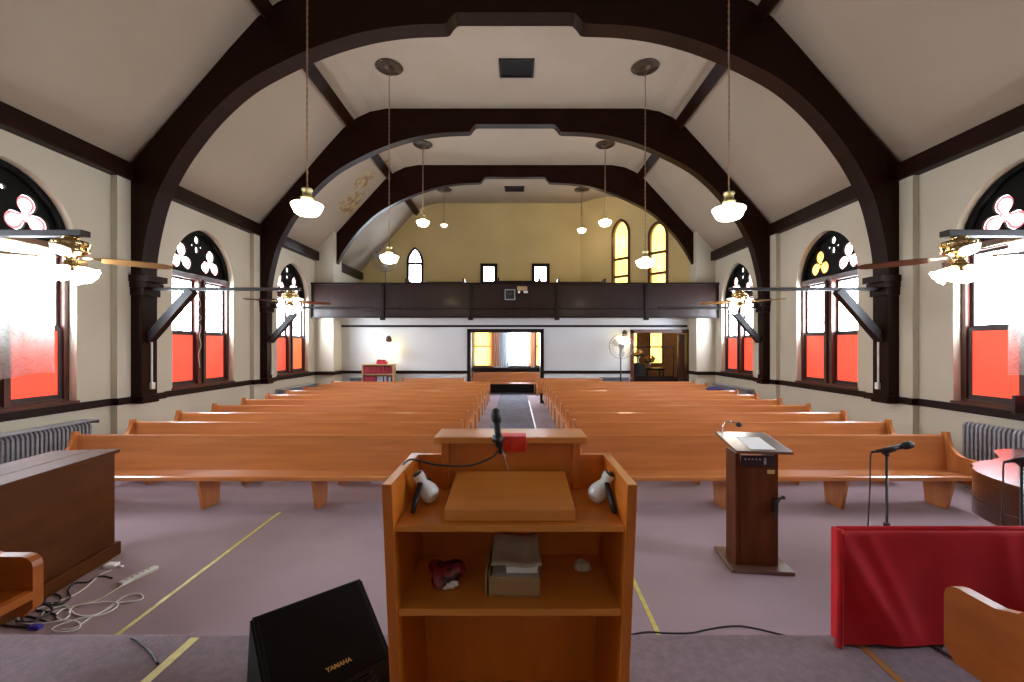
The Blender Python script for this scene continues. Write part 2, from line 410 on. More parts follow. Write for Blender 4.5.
# gallery floor / underside
m = MB(); m.box((-6.25,YB-.7,3.06),(6.25,YG,3.3)); m.box((-W,14.62,3.06),(W,14.8,3.2))
struct(m.build('floor_gallery', M['white_wall']))
# gallery back wall (tan) with gothic and two square windows, to the tower corner
GX = 2.89
gh = [[(-4.44+p[0], 4.72+p[1]) for p in pointed(.37, 1.05, .68)],
      [(-1.54,4.8),(-.78,4.8),(-.78,5.72),(-1.54,5.72)], [(.74,4.8),(1.54,4.8),(1.54,5.72),(.74,5.72)]]
top = [(GX, ceil_z(GX))] + [(-x,z) for x,z in reversed(CEIL)]
m = MB(); m.poly([(-W,3.3),(GX,3.3)] + top, lambda u,v,d: (u, YG+d, v), .3, gh)
struct(m.build('wall_gallery_back', M['tan_wall']))
# angled tower wall
A = Vector((GX,YG,0)); B = Vector((6.62,15.0,0)); AB = (B-A); LA = AB.length; ab = AB.normalized(); nrm = Vector((-ab.y, ab.x, 0))
if nrm.x < 0: nrm = -nrm          # outward: +x,+y
def tw(u, v, d): return A + ab*u + nrm*d + Vector((0,0,v))
tops = []
for i in range(13):
    u = LA*(1-i/12); p = A+ab*u; tops.append((u, ceil_z(p.x)+.02))
s1, s2 = 2.12, 3.77
th = [[(s1+p[0], 4.0+p[1]) for p in pointed(.44, 2.65, .60)], [(s2+p[0], 4.0+p[1]) for p in pointed(.42, 2.3, .50)]]
m = MB(); m.poly([(0,3.3),(LA,3.3)] + tops, tw, .3, th)
struct(m.build('wall_gallery_right', M['tan_wall']))

# ------------------------------------------------------------------ windows
def trefoil(cx, cz, R, r, n=60, lobes=3, start=PI/2, mn=.085):
    out = []
    for i in range(n):
        t = 2*PI*i/n; d = (math.cos(t), math.sin(t)); best = mn
        for k in range(lobes):
            a = start+2*PI*k/lobes; c = (R*math.cos(a), R*math.sin(a)); b = d[0]*c[0]+d[1]*c[1]; q = b*b-(R*R-r*r)
            if q >= 0 and b+math.sqrt(q) > 0: best = max(best, b+math.sqrt(q))
        out.append((cx+best*d[0], cz+best*d[1]))
    return out
def circ(cx, cz, r, n=14, sx=1): return [(cx+sx*r*math.cos(2*PI*i/n), cz+r*math.sin(2*PI*i/n)) for i in range(n)]
def loc(u, v, d): return (u, d, v)
def shift(f, o): return lambda u, v, d: f(u, v, d+o)
def big_window(n, side, yc, amber=None, orange=False):
    root = empty('window_%d' % n, (side*W, yc, SILL), -side*PI/2, kind='structure')
    O = pointed(HW, SP, RI); I = pointed(HW-.075, SP, RI-.075)
    I = [(x, z+(.07 if z < .01 else 0)) for x, z in I]
    m = MB(); hi = [p for p in O if p[1] >= SP-.001]; ii = [p for p in I if p[1] >= SP-.001]
    m.poly(hi+list(reversed(ii)), shift(loc,.12), .10); m.build('arch_frame', M['tracery'], root)
    m = MB(); m.poly([(-HW,0),(HW,0),(HW,SP),(HW-.075,SP),(HW-.075,.07),(-HW+.075,.07),(-HW+.075,SP),(-HW,SP)], shift(loc,.12), .10)
    m.box((-HW,.10,SP-.07),(HW,.24,SP+.05))
    for sx in (-1, 1): m.box((sx*.045,.08,.05),(sx*.125,.22,SP-.03))
    m.box((-HW-.02,-.03,-.03),(HW+.02,.14,.03))
    m.build('window_frame', M['frame'], root)
    m = MB(); m.box((-.045,.13,.05),(.045,.20,SP-.03)); m.build('mullion', M['sash'], root)
    # tracery board
    hd = [(x, z) for x, z in I if z >= SP-.001]; hd = [(-(HW-.075), SP+.04), (HW-.075, SP+.04)] + [p for p in hd if p[1] > SP+.05]
    tf = [trefoil(sx*.43, SP+.37, .175, .135) for sx in (-1, 1)]
    small = [circ(0, SP+.84, .085, sx=.8), circ(0, SP+.62, .075, sx=.7), circ(-.13, SP+.70, .035), circ(.13, SP+.70, .035)]
    m = MB(); m.poly(hd, shift(loc,.20), .04, tf+small); m.build('tracery', M['tracery'], root)
    for k, sx in enumerate((-1, 1)):
        am = amber == k
        m = MB(); m.poly(trefoil(sx*.43, SP+.37, .175, .15), shift(loc,.243), .01); m.build('trefoil_pane', M['tr_amber'] if am else M['tr_glass'], root)
        if not am:
            m = MB(); m.poly(trefoil(sx*.43, SP+.37, .175, .125), shift(loc,.236), .006, [trefoil(sx*.43, SP+.37, .172, .088, mn=.05)])
            m.build('trefoil_border', M['tr_pink'], root)
        else:
            m = MB()
            for q in (-PI/6, PI/2, PI*7/6): m.tube([(sx*.43, .235, SP+.37), (sx*.43+.085*math.cos(q+PI/3), .235, SP+.37+.085*math.sin(q+PI/3))], .012, 6)
            m.build('leading', M['tracery'], root)
    m = MB()
    for c in small:
        m.poly(c, shift(loc,.242), .01)
    m.build('eyelet_pane', M['tr_glass'], root)
    for sx in (-1, 1):
        a, b = sorted((sx*.125, sx*(HW-.075)))
        for up in (0, 1):
            z0, z1 = (.06, 1.17) if not up else (1.13, SP-.06); y = .15 if not up else .19
            m = MB(); t = .055
            m.poly([(a,z0),(b,z0),(b,z1),(a,z1)], shift(loc,y), .04, [[(a+t,z0+t*1.4),(b-t,z0+t*1.4),(b-t,z1-t),(a+t,z1-t)]])
            s_ = m.build('upper_sash' if up else 'lower_sash', M['sash'], root)
            m = MB(); m.box((a+t-.005,y+.015,z0+.05),(b-t+.005,y+.025,z1-t+.005))
            m.build('pane', M['white_glass'] if up else (M['red_glass2'] if orange and sx > 0 else M['red_glass']), s_)
    return root
n = 1
for yc in WY[::-1]:
    big_window(n, -1, yc, orange=(yc > 12)); n += 1
for yc in WY[::-1]:
    big_window(n, 1, yc, amber=0 if abs(yc-9.6) < .1 else None); n += 1
def small_window(n, to3, hole, hw, z0, z1, mat, kind, gothic=None, cx=0, bars=()):
    root = empty('window_%d' % n, kind='structure')
    cxs = sum(p[0] for p in hole)/len(hole)
    def inset(t): 
        zc = (min(p[1] for p in hole)+max(p[1] for p in hole))/2; hh = zc-min(p[1] for p in hole)
        return [(cx+(p[0]-cx)*(1-t/hw), zc+(p[1]-zc)*(1-t/hh)) for p in hole]
    m = MB(); m.poly(hole, shift(to3,-.03), .2, [inset(.15 if kind == 's' else .11)])
    for b in bars: m.poly([(cx-hw+.02,b-.05),(cx+hw-.02,b-.05),(cx+hw-.02,b+.05),(cx-hw+.02,b+.05)], shift(to3,.02), .06)
    m.build('window_frame', kindmat[kind], root)
    m = MB(); m.poly(inset(.05), shift(to3,.1), .02); m.build('pane', mat, root)
kindmat = {'g': M['trim'], 's': M['trim'], 't': M['frame']}
to_back = lambda u,v,d: (u, YG+d, v)
small_window(11, to_back, gh[0], .37, 0, 0, M['white_glass'], 'g', cx=-4.44, bars=(5.72,))
small_window(12, to_back, gh[1], .38, 0, 0, M['white_glass'], 's', cx=-1.16)
small_window(13, to_back, gh[2], .40, 0, 0, M['white_glass'], 's', cx=1.14)
small_window(14, tw, th[0], .44, 0, 0, M['yellow_glass'], 't', cx=s1, bars=(5.62,4.9))
small_window(15, tw, th[1], .42, 0, 0, M['yellow_glass'], 't', cx=s2, bars=(5.62,4.83))

# ------------------------------------------------------------------ timber arches
INNER = [(6.60,3.35),(6.58,3.7),(6.50,4.15),(6.36,4.68),(6.18,5.08),(5.90,5.55),(5.40,6.18),(4.80,6.72),(4.13,7.10),(3.40,7.42),(2.66,7.64),(1.95,7.75),(1.26,7.78)]
def arch(y, label, foot=True, th=.33):
    c = [(p[0], p[1]) for p in curve_pts([(a,b,0) for a,b in INNER], 5)]
    if foot: side = [(6.60,1.19)] + c
    else: side = [p for p in c if p[1] > 4.25]; side = [(side[0][0],4.2)] + side
    side += [(1.20,7.80),(1.13,7.90),(1.06,7.97),(1.0,7.98)]
    ins = side + [(-x,z) for x,z in reversed(side)]
    ot = [(x,z+.03) for x,z in CEIL]
    if foot: ou = [(-W+.06,1.19)] + [(-W+.06,5.25)] + [(-x,z) for x,z in ot[1:]] + [(x,z) for x,z in reversed(ot[1:])] + [(W-.06,5.25),(W-.06,1.19)]
    else: ou = [(-6.27,4.2)] + [(-6.27,ceil_z(6.27)+.02)] + [(-x,z) for x,z in ot[1:]] + [(x,z) for x,z in reversed(ot[1:])] + [(6.27,ceil_z(6.27)+.02),(6.27,4.2)]
    root = empty('timber_arch', (0,y,0), label=label, cat='arch')
    m = MB(); m.poly(ins+ou, lambda u,v,d: (u,d,v), th)
    m.build('arch_rib', M['arch'], root)
    if foot:
        for sx in (-1, 1):
            m = MB()
            m.box((sx*6.44,-.05,3.22),(sx*6.84,th+.05,3.34),.01); m.box((sx*6.50,-.035,3.12),(sx*6.84,th+.035,3.22),.01); m.box((sx*6.55,-.02,2.98),(sx*6.84,th+.02,3.12),.01)
            m.build('capital', M['arch'], root)
            m = MB(); m.box((sx*6.57,-.015,1.06),(sx*6.84,th+.015,1.20),.01); m.build('post_base', M['arch'], root)
    return root
arch(AY[0], 'dark timber roof arch over the platform behind the pulpit')
arch(AY[1], 'dark timber roof arch crossing just above the pulpit')
arch(AY[2], 'largest dark timber roof arch in front, nearest the camera')
arch(AY[3], 'middle dark timber roof arch between the second and third windows', th=.24)
arch(AY[4], 'farthest dark timber arch rising from the balcony front', foot=False, th=.2)

# ------------------------------------------------------------------ balcony
root = empty('balcony', (0,14.55,3.02), label='dark wood panelled balcony front spanning the rear of the hall', cat='balcony')
m = MB(); m.box((-W,0,.04),(W,.07,1.14)); m.build('panel', M['balcony'], root)
m = MB(); m.box((-W,-.05,1.12),(W,.15,1.19),.01); m.build('top_rail', M['trim'], root)
m = MB(); m.box((-W,-.03,.28),(W,.01,.34),.008); m.box((-W,-.04,0),(W,.1,.05),.008); m.build('moulding', M['trim'], root)
for x in (-4.47,-1.5,1.42,4.43):
    m = MB(); m.box((x-.05,-.06,-.06),(x+.05,0,1.13),.008); m.box((x-.08,-.08,-.08),(x+.08,.05,.03),.008); m.build('batten', M['trim'], root)
# gallery pews peeking above the rail
for (xa, xb, y, lab) in ((-4.0,-1.9,16.2,'dark wooden seat back left of centre, showing above the balcony rail'),(-.6,.9,16.0,'dark wooden seat back in the middle, showing above the balcony rail'),(1.6,3.3,16.2,'dark wooden seat back right of centre, showing above the balcony rail')):
    r_ = empty('gallery_seat', ((xa+xb)/2,y,3.3), label=lab, cat='seat', group='seats in the balcony'); h = (xb-xa)/2
    m = MB(); m.box((-h,0,.35),(h,.05,1.19),.01); m.build('backrest', M['trim'], r_)
    m = MB(); m.box((-h,-.45,.38),(h,0,.44),.01); m.build('seat', M['trim'], r_)
    for sx in (-1,1):
        m = MB(); m.box((sx*h-.03,-.45,0),(sx*h+.03,.07,1.24),.01); m.build('end_panel', M['trim'], r_)
# clock and emergency light on the balcony
root = empty('wall_clock', (-.17,14.53,3.80), label='small square clock with pale rim on the balcony front', cat='clock')
m = MB(); m.box((-.17,-.04,-.17),(.17,.02,.17)); m.build('clock_body', M['black'], root)
m = MB(); m.poly([(-.18,-.18),(.18,-.18),(.18,.18),(-.18,.18)], lambda u,v,d:(u,-.05+d,v), .04, [[(-.145,-.145),(.145,-.145),(.145,.145),(-.145,.145)]]); m.build('rim', M['steel'], root)
m = MB(); m.bar((0,-.048,0),(.07,-.048,.05),.008,.008); m.bar((0,-.048,0),(-.09,-.048,.03),.006,.008); m.build('hands', M['steel'], root)
root = empty('emergency_light', (.24,14.53,4.0), label='beige emergency light box with three bulbs on the balcony front', cat='lamp')
m = MB(); m.box((-.17,-.12,-.06),(.17,.02,.07),.01); m.build('housing', M['card'], root)
for x in (-.1,.08,.15):
    m = MB(); m.sphere((x,-.1,-.12),.045,12); m.build('bulb', M['ceramic'], root)

# ------------------------------------------------------------------ pendants
def pendant(loc, top, R, glass, label, medal=True):
    root = empty('pendant_lamp', loc, label=label, cat='lamp', group='schoolhouse pendant lamps'); k = R/.23
    h = top-loc[2]
    m = MB(); prof = [(0,-.135),(.07,-.13),(.13,-.112),(.165,-.08),(.185,-.035),(.205,.0),(.21,.02),(.195,.035),(.14,.055),(.085,.075),(.07,.09),(0,.10)]
    m.lathe([(r*k,z*k) for r,z in prof], 32); m.build('glass_shade', glass, root)
    m = MB(); m.lathe([(0,.09*k),(.075*k,.09*k),(.085*k,.13*k),(.065*k,.14*k),(.06*k,.21*k),(.075*k,.23*k),(.07*k,.25*k),(.02*k,.26*k),(0,.26*k)], 20); m.build('fitter', M['fitter'], root)
    m = MB(); z = .26*k; i = 0
    if loc[1] < 12:
        while z < h-.02:
            a = PI/2*(i % 2); pts = [(math.cos(t)*.011*math.cos(a), math.cos(t)*.011*math.sin(a), z+.028+.03*math.sin(t)) for t in [2*PI*q/8 for q in range(8)]]
            m.tube(pts, .0042, 5, closed=True); z += .048; i += 1
        m.tube([(0,0,.25*k),(0,0,h)], .004, 6)
    else: m.tube([(0,0,.25*k),(0,0,h)], .013, 6)
    m.build('chain', M['chain'], root)
    m = MB()
    m.lathe([(0,h),(.30,h),(.31,h-.015),(.27,h-.035),(.22,h-.03),(.17,h-.045),(.12,h-.035),(.08,h-.07),(.03,h-.09),(0,h-.09)], 28)
    for q in range(6):
        a = q*PI/3; m.sphere((.235*math.cos(a), .235*math.sin(a), h-.04), .03, 8, (1,1,.5))
    m.build('ceiling_medallion', M['bronze'], root)
pendant((-2.90,6.0,4.03), 8.4, .23, M['lamp'], 'lit white glass pendant on a chain, nearest one on the left')
pendant((2.90,5.83,3.92), 8.4, .23, M['lamp'], 'lit white glass pendant on a chain, nearest one on the right')
pendant((-2.85,9.74,4.08), 8.4, .23, M['lamp'], 'lit white glass pendant second in line on the left, hanging before the balcony rail')
pendant((2.95,9.74,3.98), 8.4, .23, M['lamp'], 'lit white glass pendant second in line on the right, before the yellow windows')
pendant((-2.89,13.5,5.95), 8.4, .22, M['lamp'], 'lit white glass pendant third in line on the left, hung high')
pendant((2.83,13.5,5.95), 8.4, .22, M['lamp'], 'lit white glass pendant third in line on the right, hung high')
pendant((-2.87,17.4,6.95), 8.4, .17, M['lamp_off_glow'], 'small unlit pendant over the balcony on the left')
pendant((2.70,17.4,6.75), 8.4, .19, M['lamp'], 'small lit pendant over the balcony on the right')
# ceiling vents
for (x0,x1,y0,y1,lab) in ((-.36,.43,9.45,10.1,'black square ceiling vent between the nearest two arches'),(-.42,.38,17.05,17.6,'small black ceiling vent over the balcony')):
    r_ = empty('ceiling_vent', ((x0+x1)/2,(y0+y1)/2,8.4), label=lab, cat='vent'); hx=(x1-x0)/2; hy=(y1-y0)/2
    m = MB(); m.poly([(-hx,-hy),(hx,-hy),(hx,hy),(-hx,hy)], lambda u,v,d:(u,v,-d), .03, [[(-hx+.05,-hy+.05),(hx-.05,-hy+.05),(hx-.05,hy-.05),(-hx+.05,hy-.05)]]); m.build('vent_frame', M['trim'], r_)
    m = MB()
    for k in range(9): m.box((-hx+.05,-hy+.06+k*(2*hy-.12)/9,-.012),(hx-.05,-hy+.075+k*(2*hy-.12)/9,-.002))
    m.box((-hx+.05,-hy+.05,-.002),(hx-.05,hy-.05,.0)); m.build('louvre', M['vent'], r_)

# ------------------------------------------------------------------ fan brackets and ceiling fans
def bracket(side, y, label):
    root = empty('fan_bracket', (side*6.6,y+.16,3.02), label=label, cat='bracket', group='wooden brackets on the arch posts')
    z = .06
    m = MB(); m.box((0,-.045,z),(-side*2.72,.045,z+.055),.006); m.build('arm', M['trim'], root)
    m = MB(); m.bar((side*.0,0,-.82),(-side*.78,0,z+.01),.14,.14,(0,1,0)); m.build('brace', M['trim'], root)
def fan(side, y, label, mats, dim):
    root = empty('ceiling_fan', (side*(4.02 if y < 5 else 4.06),y+.16,3.08), label=label, cat='fan', group='brass ceiling fans with light kits')
    m = MB(); m.lathe([(0,0),(.06,0),(.06,-.02),(.03,-.03),(.03,-.03),(.08,-.03),(.118,-.04),(.125,-.06),(.125,-.085),(.115,-.09),(.115,-.095),(.125,-.10),(.125,-.135),(.115,-.15),(.085,-.165),(.05,-.18),(.045,-.235),(.065,-.25),(.065,-.29),(.045,-.31),(0,-.315)], 28)
    for q in range(14):
        a = 2*PI*q/14; m.box((-.010,.120,-.130),(.010,.134,-.104),mtx=Matrix.Rotation(a,4,'Z')); m.box((-.010,.120,-.083),(.010,.134,-.060),mtx=Matrix.Rotation(a+.2,4,'Z'))
    m.build('motor_housing', M['brass'], root)
    for q in range(4):
        a = PI/4+q*PI/2; R = Matrix.Rotation(a,4,'Z') @ Matrix.Rotation(math.radians(14*side),4,'X')
        pts = [(.20,-.05),(.30,-.068),(.66,-.062),(.72,-.03),(.72,.03),(.66,.062),(.30,.068),(.20,.05)]
        m = MB(); m.poly(pts, lambda u,v,d: R @ Vector((u,v,-.205+d)), .008)
        b = m.build('blade', mats[q % len(mats)], root)
        m = MB(); m.poly([(.08,-.02),(.18,-.02),(.25,-.05),(.28,0),(.25,.05),(.18,.02),(.08,.02)], lambda u,v,d: R @ Vector((u,v,-.197+d)), .006)
        m.build('blade_iron', M['brass'], b)
    for q in range(4):
        a = q*PI/2+.35; T = Matrix.Rotation(a,4,'Z') @ Matrix.Translation((.06,0,-.285)) @ Matrix.Rotation(math.radians(125),4,'Y') @ Matrix.Diagonal((.85,.85,.9,1))
        m = MB()
        seg = 24; prof = [(.028,0),(.045,.03),(.06,.07),(.07,.11),(.088,.135)]
        rings = []
        for (r, z) in prof:
            rings.append([m.bm.verts.new(T @ Vector(((r*(1+(.10*math.cos(8*2*PI*k/seg) if r > .08 else 0)))*math.cos(2*PI*k/seg), (r*(1+(.10*math.cos(8*2*PI*k/seg) if r > .08 else 0)))*math.sin(2*PI*k/seg), z))) for k in range(seg)])
        for A_, B_ in zip(rings, rings[1:]):
            for k in range(seg): f = m.bm.faces.new((A_[k], A_[(k+1)%seg], B_[(k+1)%seg], B_[k])); f.smooth = True
        m.sphere((0,0,0),.035,10,mtx=T @ Matrix.Translation((0,0,.075)) @ Matrix.Diagonal((1,1,1.4,1)))
        isd = dim and q == dim-1
        sh = m.build('glass_shade', M['tulip_dim'] if isd else M['fan_lamp'], root)
        m = MB(); m.cyl((0,0,0),.022,.05,12,mtx=T @ Matrix.Translation((0,0,-.045))); m.build('lamp_socket', M['brass'], sh)
for side, nm in ((-1,'left'),(1,'right')):
    bracket(side, AY[1]-.07, 'thin dark wooden arm reaching in from the %s edge above the nearest fan' % nm)
    bracket(side, AY[2], 'dark wooden arm with diagonal brace on the first %s arch post' % nm)
    bracket(side, AY[3], 'dark wooden arm with diagonal brace on the second %s arch post' % nm)
    fan(side, AY[1]-.07, 'brass ceiling fan with glowing tulip shades, nearest on the %s' % nm, [M['blade_tan'] if side < 0 else M['blade_brown']], 3 if side > 0 else 0)
    fan(side, AY[2], 'brass ceiling fan with lit shades hung from the first %s post' % nm, [M['blade_brown'] if side < 0 else M['blade_tan']], 0)

# conduits on posts
for side in (-1, 1):
    for ay, w_ in ((AY[2],'first'),(AY[3],'second')):
        nm = 'left' if side < 0 else 'right'
        r_ = empty('conduit', (side*6.6,ay+.2,1.3), label='white cable conduit with switch box on the %s %s arch post' % (w_, nm), cat='conduit')
        m = MB(); m.box((0,-.015,.1),(-side*.02,.015,.92)); m.build('channel', M['white_cable'], r_)
        m = MB(); m.box((0,-.04,0),(-side*.045,.04,.12),.005); m.build('switch_box', M['white_cable'], r_)
m = MB(); pts = curve_pts([(-6.975,9.5+.0,3.45),(-6.975,9.46,3.2),(-6.975,9.54,3.0),(-6.975,9.44,2.85),(-6.975,9.56,2.7),(-6.975,9.45,2.6),(-6.975,9.55,2.5),(-6.975,9.5,2.3),(-6.975,9.56,2.1),(-6.975,9.48,1.9),(-6.975,9.52,1.6)],6)
m.tube(pts, .008, 6); tag(m.build('hanging_cord', M['white_cable']), 'thin pale cord dangling in squiggles down the second left window', 'cord')

# ------------------------------------------------------------------ curtains over near windows
def drape(name, u0, u1, z0, z1, to3, mat, waves, amp, label=None, cat=None, parent=None):
    m = MB(); nu, nz = 60, 10; G = []
    for j in range(nz+1):
        row = []
        for i in range(nu+1):
            t = i/nu; s_ = j/nz
            row.append(m.bm.verts.new(to3(u0+(u1-u0)*t, z0+(z1-z0)*s_+(.03*math.sin(9*t) if j == 0 else 0), amp*(math.sin(waves*2*PI*t)+.4*math.sin(waves*4.6*t+2*s_))*(1-.4*s_))))
        G.append(row)
    for j in range(nz):
        for i in range(nu): f = m.bm.faces.new((G[j][i],G[j][i+1],G[j+1][i+1],G[j+1][i])); f.smooth = True
    o = m.build(name, mat, parent)
    if label: tag(o, label, cat)
    return o
for side, nm, ymax in ((-1,'left',6.34),(1,'right',5.92)):
    r_ = empty('curtain', (side*6.78,4.75,3.52), label='sheer floral curtain over the nearest %s window' % nm, cat='curtain')
    drape('fabric', 0, ymax-4.75, -1.85, 0, lambda u,v,d: (side*d, u, v), M['sheer'], 7, .022, parent=r_)
    m = MB(); m.tube([(0,-.1,0),(0,1.95,0)], .012, 8); m.build('rod', M['brass'], r_)

# ------------------------------------------------------------------ pews
def end_profile(k=1):   # side view: u = depth from seat front (0) to back, v = height above the floor
    P = [(0,.35),(.0,.58),(.008,.61),(.03,.632),(.06,.64),(.20,.64),(.28,.67),(.345,.74),(.38,.83),(.40,.93),(.47,.93),(.50,.60),(.47,.36),(.42,.30),(.05,.30)]
    return [(u, v*k if k != 1 else v) for u, v in P]
def make_pew(L, label, group, sup, cat='pew', k=1):
    mp, me_ = (M['bench'], M['bench']) if cat == 'bench' else (M['pew'], M['pew_end'])
    root = empty('pew', (0,0,0), label=label, cat=cat, group=group)
    m = MB(); m.poly([(0,.40),(0,.445),(.02,.455),(.42,.425),(.44,.40),(.42,.385),(.05,.40)], lambda u,v,d: (d-L/2, u, v*k), L); m.build('seat', mp, root)
    m = MB(); m.poly([(.385,.40),(.44,.875),(.45,.89),(.475,.885),(.47,.87),(.42,.40)], lambda u,v,d: (d-L/2, u, v*k), L); m.build('backrest', mp, root)
    for sx in (-1,1):
        x0 = sx*L/2
        m = MB(); m.poly(end_profile(k), lambda u,v,d: (x0+sx*d, u, v), .05)
        m.build('end_panel', me_, root)
    for x in sup:
        m = MB(); m.poly([(.12,0),(.40,0),(.44,.40),(.03,.40)], lambda u,v,d: (x-.022+d, u, v*k), .044); m.build('support', me_, root)
    return root
ORD = ['front','second','third','fourth','fifth','sixth','seventh','eighth','ninth','tenth']
Lp = 5.13
lp = make_pew(Lp, '', 'long oak pews in the left block', [x-3.4 for x in (-5.5+6.8-.0-.3,) ] if False else [-2.1,-.65,.80,2.2]); lp['label'] = 'long honey oak pew, front row left of the aisle'
lp.location = (-.87-2.47, 5.37, 0)
rp = make_pew(4.9, 'long honey oak pew, front row right of the aisle', 'long oak pews in the right block', [-2.1,-.65,.84,2.18])
rp.location = (.87+2.47, 5.37, 0)
for k in range(1,10):
    y = 5.42+.925*k
    copy_tree(lp, (-.87-2.565, y, 0), 'long honey oak pew, %s row from the front left of the aisle' % ORD[k])
    copy_tree(rp, (.87+2.54, y, 0), 'long honey oak pew, %s row from the front right of the aisle' % ORD[k])
p = make_pew(2.1, 'short oak pew against the back wall beside the bookcase', None, [-.8,.8]); p.location = (-2.9, 14.85, .03)
p = make_pew(2.2, 'short oak pew against the back wall right of the central doorway', None, [-.8,.8]); p.location = (1.9, 14.85, .03)
p = make_pew(2.9, 'oak pew under the vestibule windows seen through the central doorway', None, [-1.2,1.2]); p.location = (-.35, 18.3, .03)
p = make_pew(1.6, 'oak bench at lower right, its pale arm in front of the red drape', None, [-.6,.6], 'bench', .96)
p.location = (2.735, 1.89, PZ); p.rotation_euler = (0,0,PI)
p = make_pew(1.7, 'oak bench end cut off at the left edge beside the cables', None, [-.6,.6], 'bench', .90)
p.location = (-2.445, 1.33, PZ); p.rotation_euler = (0,0,PI/2)

# ------------------------------------------------------------------ radiators
def radiator(n, loc, rz, label, h=.86, cover=False):
    root = empty('radiator', loc, rz, label=label, cat='radiator', group='cast iron radiators')
    first = None
    for i in range(n):
        if first is None:
            m = MB(); m.poly([(-.085,.08),(-.07,0),(-.05,0),(-.045,.07),(.045,.07),(.05,0),(.07,0),(.085,.08),(.085,h-.05),(.05,h),(-.05,h),(-.085,h-.05)], lambda u,v,d: (d, u, v), .035, [[(-.055,.14),(-.03,.14),(-.03,h-.10),(-.055,h-.10)],[(-.012,.14),(.012,.14),(.012,h-.10),(-.012,h-.10)],[(.03,.14),(.055,.14),(.055,h-.10),(.03,h-.10)]])
            first = m.build('section', M['steel'], root); es = None
            bv = first.modifiers.new('bevel','BEVEL'); bv.width = .008; bv.segments = 2
        else:
            c = first.copy(); COL.objects.link(c); c.parent = root; c.location = (i*.058,0,0)
    m = MB(); L = n*.058
    m.tube([(-.02,0,h-.1),(L,0,h-.1)], .03, 10); m.tube([(-.02,0,.12),(L,0,.12)], .03, 10); m.build('header_pipe', M['steel'], root)
    if cover:
        m = MB(); m.box((-.08,-.13,h+.012),(L+.05,.12,h+.03),.006); m.box((L+.035,-.13,h-.03),(L+.05,.12,h+.03),.004); m.build('top_shelf', M['cover'], root)
    return root
r1 = radiator(38, (-6.70,4.55,.0), PI/2, 'long grey radiator with a flat top shelf under the nearest left window', .90, True)
radiator(36, (6.70,4.30,.0), PI/2, 'long grey ribbed radiator under the nearest right window', .97)
radiator(34, (-6.70,12.3,.0), PI/2, 'grey radiator with cover under the third left window', .80, True)
radiator(34, (6.70,12.3,.0), PI/2, 'grey radiator with cover under the third right window, blue cloth on the pew before it', .80, True)
radiator(18, (-5.85,15.3,.0), 0, 'small grey radiator on the back wall left of the bookcase', .92, True)
radiator(16, (3.15,15.33,.0), 0, 'small grey radiator on the back wall beside the standing fan', .92, True)

# ------------------------------------------------------------------ back wall objects
root = empty('bookcase', (-4.75,15.0,0), label='pale pine bookcase of red hymn books against the back wall', cat='bookcase')
m = MB(); m.box((-.55,-.14,0),(-.51,.16,1.40)); m.build('side_panel', M['bookcase'], root)
m = MB(); m.box((.51,-.14,0),(.55,.16,1.40)); m.build('side_panel', M['bookcase'], root)
m = MB(); m.box((-.55,-.16,1.40),(.55,.17,1.44)); m.build('top', M['bookcase'], root)
for z in (.10,.42,.74,1.07):
    m = MB(); m.box((-.51,-.14,z),(.51,.15,z+.03)); m.build('shelf', M['bookcase'], root)
m = MB(); m.box((-.51,.14,.1),(.51,.16,1.40)); m.build('back_panel', M['bookcase'], root)
NTH = 'first second third fourth fifth sixth seventh eighth ninth tenth eleventh twelfth thirteenth fourteenth fifteenth sixteenth seventeenth eighteenth nineteenth twentieth twenty-first twenty-second twenty-third twenty-fourth twenty-fifth'.split()
def book_proto(mat, wd, h, label, group):
    r_ = empty('book', (0,0,0), label=label, cat='book', group=group)
    m = MB(); m.box((-wd/2,0,0),(-wd/2+.003,.15,h)); m.box((wd/2-.003,0,0),(wd/2,.15,h)); m.box((-wd/2,0,0),(wd/2,.004,h)); m.build('cover', mat, r_)
    m = MB(); m.box((-wd/2+.003,.004,.004),(wd/2-.003,.145,h-.004)); m.build('pages', M['old_paper'], r_); return r_
for z, h, sh in ((1.10,.24,'upper'),(.77,.24,'lower')):
    x = -.49; protos = {}; nb = 0
    while x < .46:
        key = 'red' if (sh == 'upper' or x < -.15) else random.choice(['black','grey','red','grey'])
        if x > -.42 and random.random() < .10: x += .02
        mt = {'red':M['bookred'],'black':M['bookblack'],'grey':M['bookgrey']}[key]
        lab = {'red':'maroon hymn book','black':'black hymn book','grey':'grey hymn book'}[key]+' standing on the %s visible shelf of the rear bookcase' % sh
        if key not in protos:
            b = protos[key] = book_proto(mt, .036, h, lab, '%s hymn books on the %s bookcase shelf' % (key, sh)); b.location = (-4.75+x+.02, 14.87, z)
        else: b = copy_tree(protos[key], (-4.75+x+.02, 14.87, z))
        nb += 1; b['label'] = '%s hymn book, %s from the left on the %s visible shelf of the rear bookcase' % ({'red':'maroon'}.get(key,key), NTH[nb-1], sh)
        if x > .15 and random.random() < .6: b.rotation_euler = (0, .14, 0); x += .014
        x += .041
root = empty('cardboard_box', (-4.62,14.98,1.44), label='red box lying on top of the rear bookcase', cat='box')
m = MB(); m.box((-.18,-.1,0),(.16,.1,.10),.004); m.build('box_body', M['red_plastic'], root)
m = MB(); m.box((-.16,-.09,.10),(.10,.1,.15),.004); m.build('lid', M['bookred'], root)
root = empty('wall_sconce', (-4.5,15.46,2.05), label='glowing wall lamp above the bookcase on the back wall', cat='lamp')
m = MB(); m.lathe([(0,-.02),(.09,-.02),(.17,-.12),(.19,-.28),(.14,-.36),(0,-.37)],20,Matrix.Translation((0,-.2,.15))); m.build('lamp_shade', M['sconce'], root)
